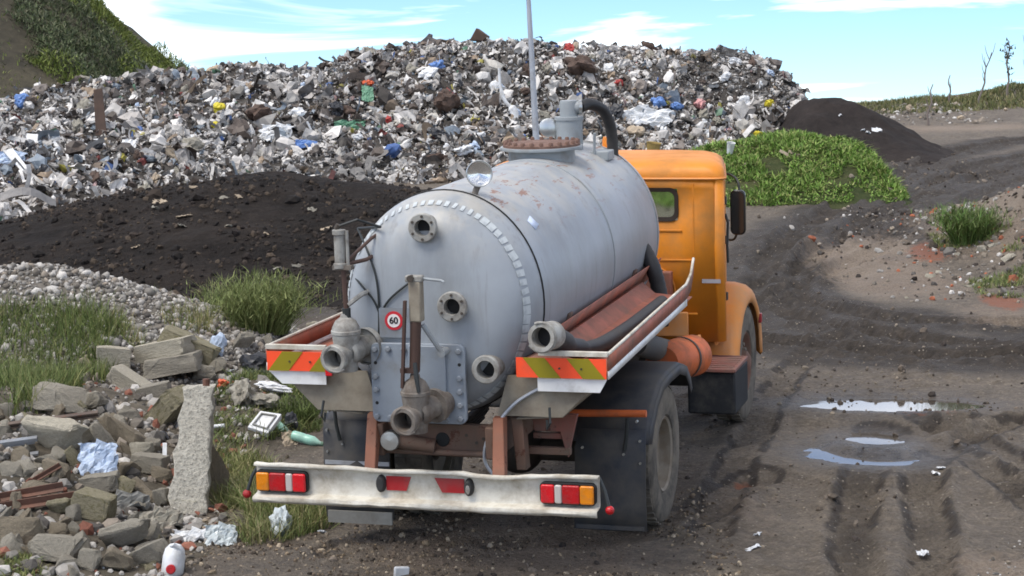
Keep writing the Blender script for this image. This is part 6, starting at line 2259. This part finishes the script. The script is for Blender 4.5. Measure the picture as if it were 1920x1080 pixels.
for i, (px, py, wd) in enumerate([(1700, 206, 14), (1652, 212, 10), (1748, 205, 8), (1796, 224, 12), (1722, 224, 8), (1880, 208, 8)]):
    p = hit(px, py + 6)
    k = p[1] / FPX
    put('pale_scrap', BAGS[i % 8], (p[0], p[1] - .3, p[2] + .12), 'pale scrap caught in the grass of the far ridge', 'scrap', (0, 0, i), (wd * k * .5, wd * k * .4, wd * k * .35), 'litter_tan', 'scraps on the far ridge')


# young bare trees on the ridge
def sapling(px, base, top, seed, nb, label, leaves=0, lean=0.):
    r = random.Random(seed)
    p = hit(px, base + 4)
    k = p[1] / FPX
    H_ = (base - top) * k + .1
    root = empty('sapling', (p[0], p[1], p[2] - .03))
    tag(root, label, 'sapling', None)
    pts = [(lean * H_ * (j / 7) + .03 * math.sin(j * 1.7 + seed), .02 * math.sin(j + seed), H_ * j / 7) for j in range(8)]
    MB().tube(pts, [.028 * (1 - .8 * j / 7) + .006 for j in range(8)], 7).build('trunk', 'bark', root)
    tw = MB()
    tips = []
    for b in range(nb):
        j = r.randint(2, 6)
        a = r.uniform(0, 2 * math.pi)
        L_ = H_ * r.uniform(.18, .38)
        q0 = Vector(pts[j])
        q1 = q0 + Vector((math.cos(a) * .35, math.sin(a) * .3, .8)) * L_ * .6
        q2 = q1 + Vector((math.cos(a) * .2, math.sin(a) * .2, .9)) * L_ * .5
        tw.tube([q0, q1, q2], [.012, .009, .005], 5)
        tips += [q1, q2, (q1 + q2) / 2, (q0 + q1) / 2]
    tw.build('twigs', 'bark', root)
    if leaves:
        rn = np.random.default_rng(seed)
        base_ = np.array([tuple(q_) for q_ in tips] + [q_ for q_ in pts[2:]])
        P = base_[rn.integers(0, len(base_), leaves)] + rn.normal(0, .07, (leaves, 3))
        V, F, C = blades(P, np.full(leaves, .10), np.full(leaves, .06), gcol(rn, leaves, srgb(86, 88, 74), srgb(66, 70, 58)), seed, .9, 2)
        np_obj('crown', V, F, 'leaf_mix', C, False, root)
    return root


sapling(1738, 232, 160, 1, 4, 'thin bare sapling standing nearest the dark soil heap', 0, .12)
sapling(1781, 190, 142, 2, 3, 'short bare sapling on the ridge between two others', 0, -.04)
sapling(1834, 192, 100, 3, 6, 'slender bare sapling leaning on the ridge', 0, .22)
sapling(1889, 176, 78, 4, 8, 'sapling with a few dark leaves on the top of the ridge', 60, .0)
sapling(1928, 178, 66, 5, 6, 'bare sapling at the end of the ridge beyond the leafy one', 0, -.05)

# lamp post behind the truck
p = at(1012, 420, 30.0)
gz = float(ground_lo(p[0], 30.0))
b = np.array([p[0] + .06, 30.0, gz])
t0, t1 = at(1005, 255, 30.0), at(991, 0, 30.0)
tip = t1 + (t1 - t0) * .8
post = empty('lamp_post', tuple(b))
tag(post, 'slim grey galvanised post standing behind the tank', 'post')
MB().tube([(0, 0, -.1), tuple(t0 - b), tuple(t1 - b), tuple(tip - b)], [.055, .048, .033, .026], 14).build('shaft', 'galvanised', post)
MB().lathe([(.11, 0), (.11, .02), (.07, .03), (.06, .2), (.0005, .2)], (0, 0, -.02), (0, 0, 1), 20).build('base_flange', 'galvanised', post)
MB().lathe([(.03, 0), (.03, .04), (.0005, .06)], tuple(tip - b), (0, 0, 1), 12).build('cap', 'galvanised', post)
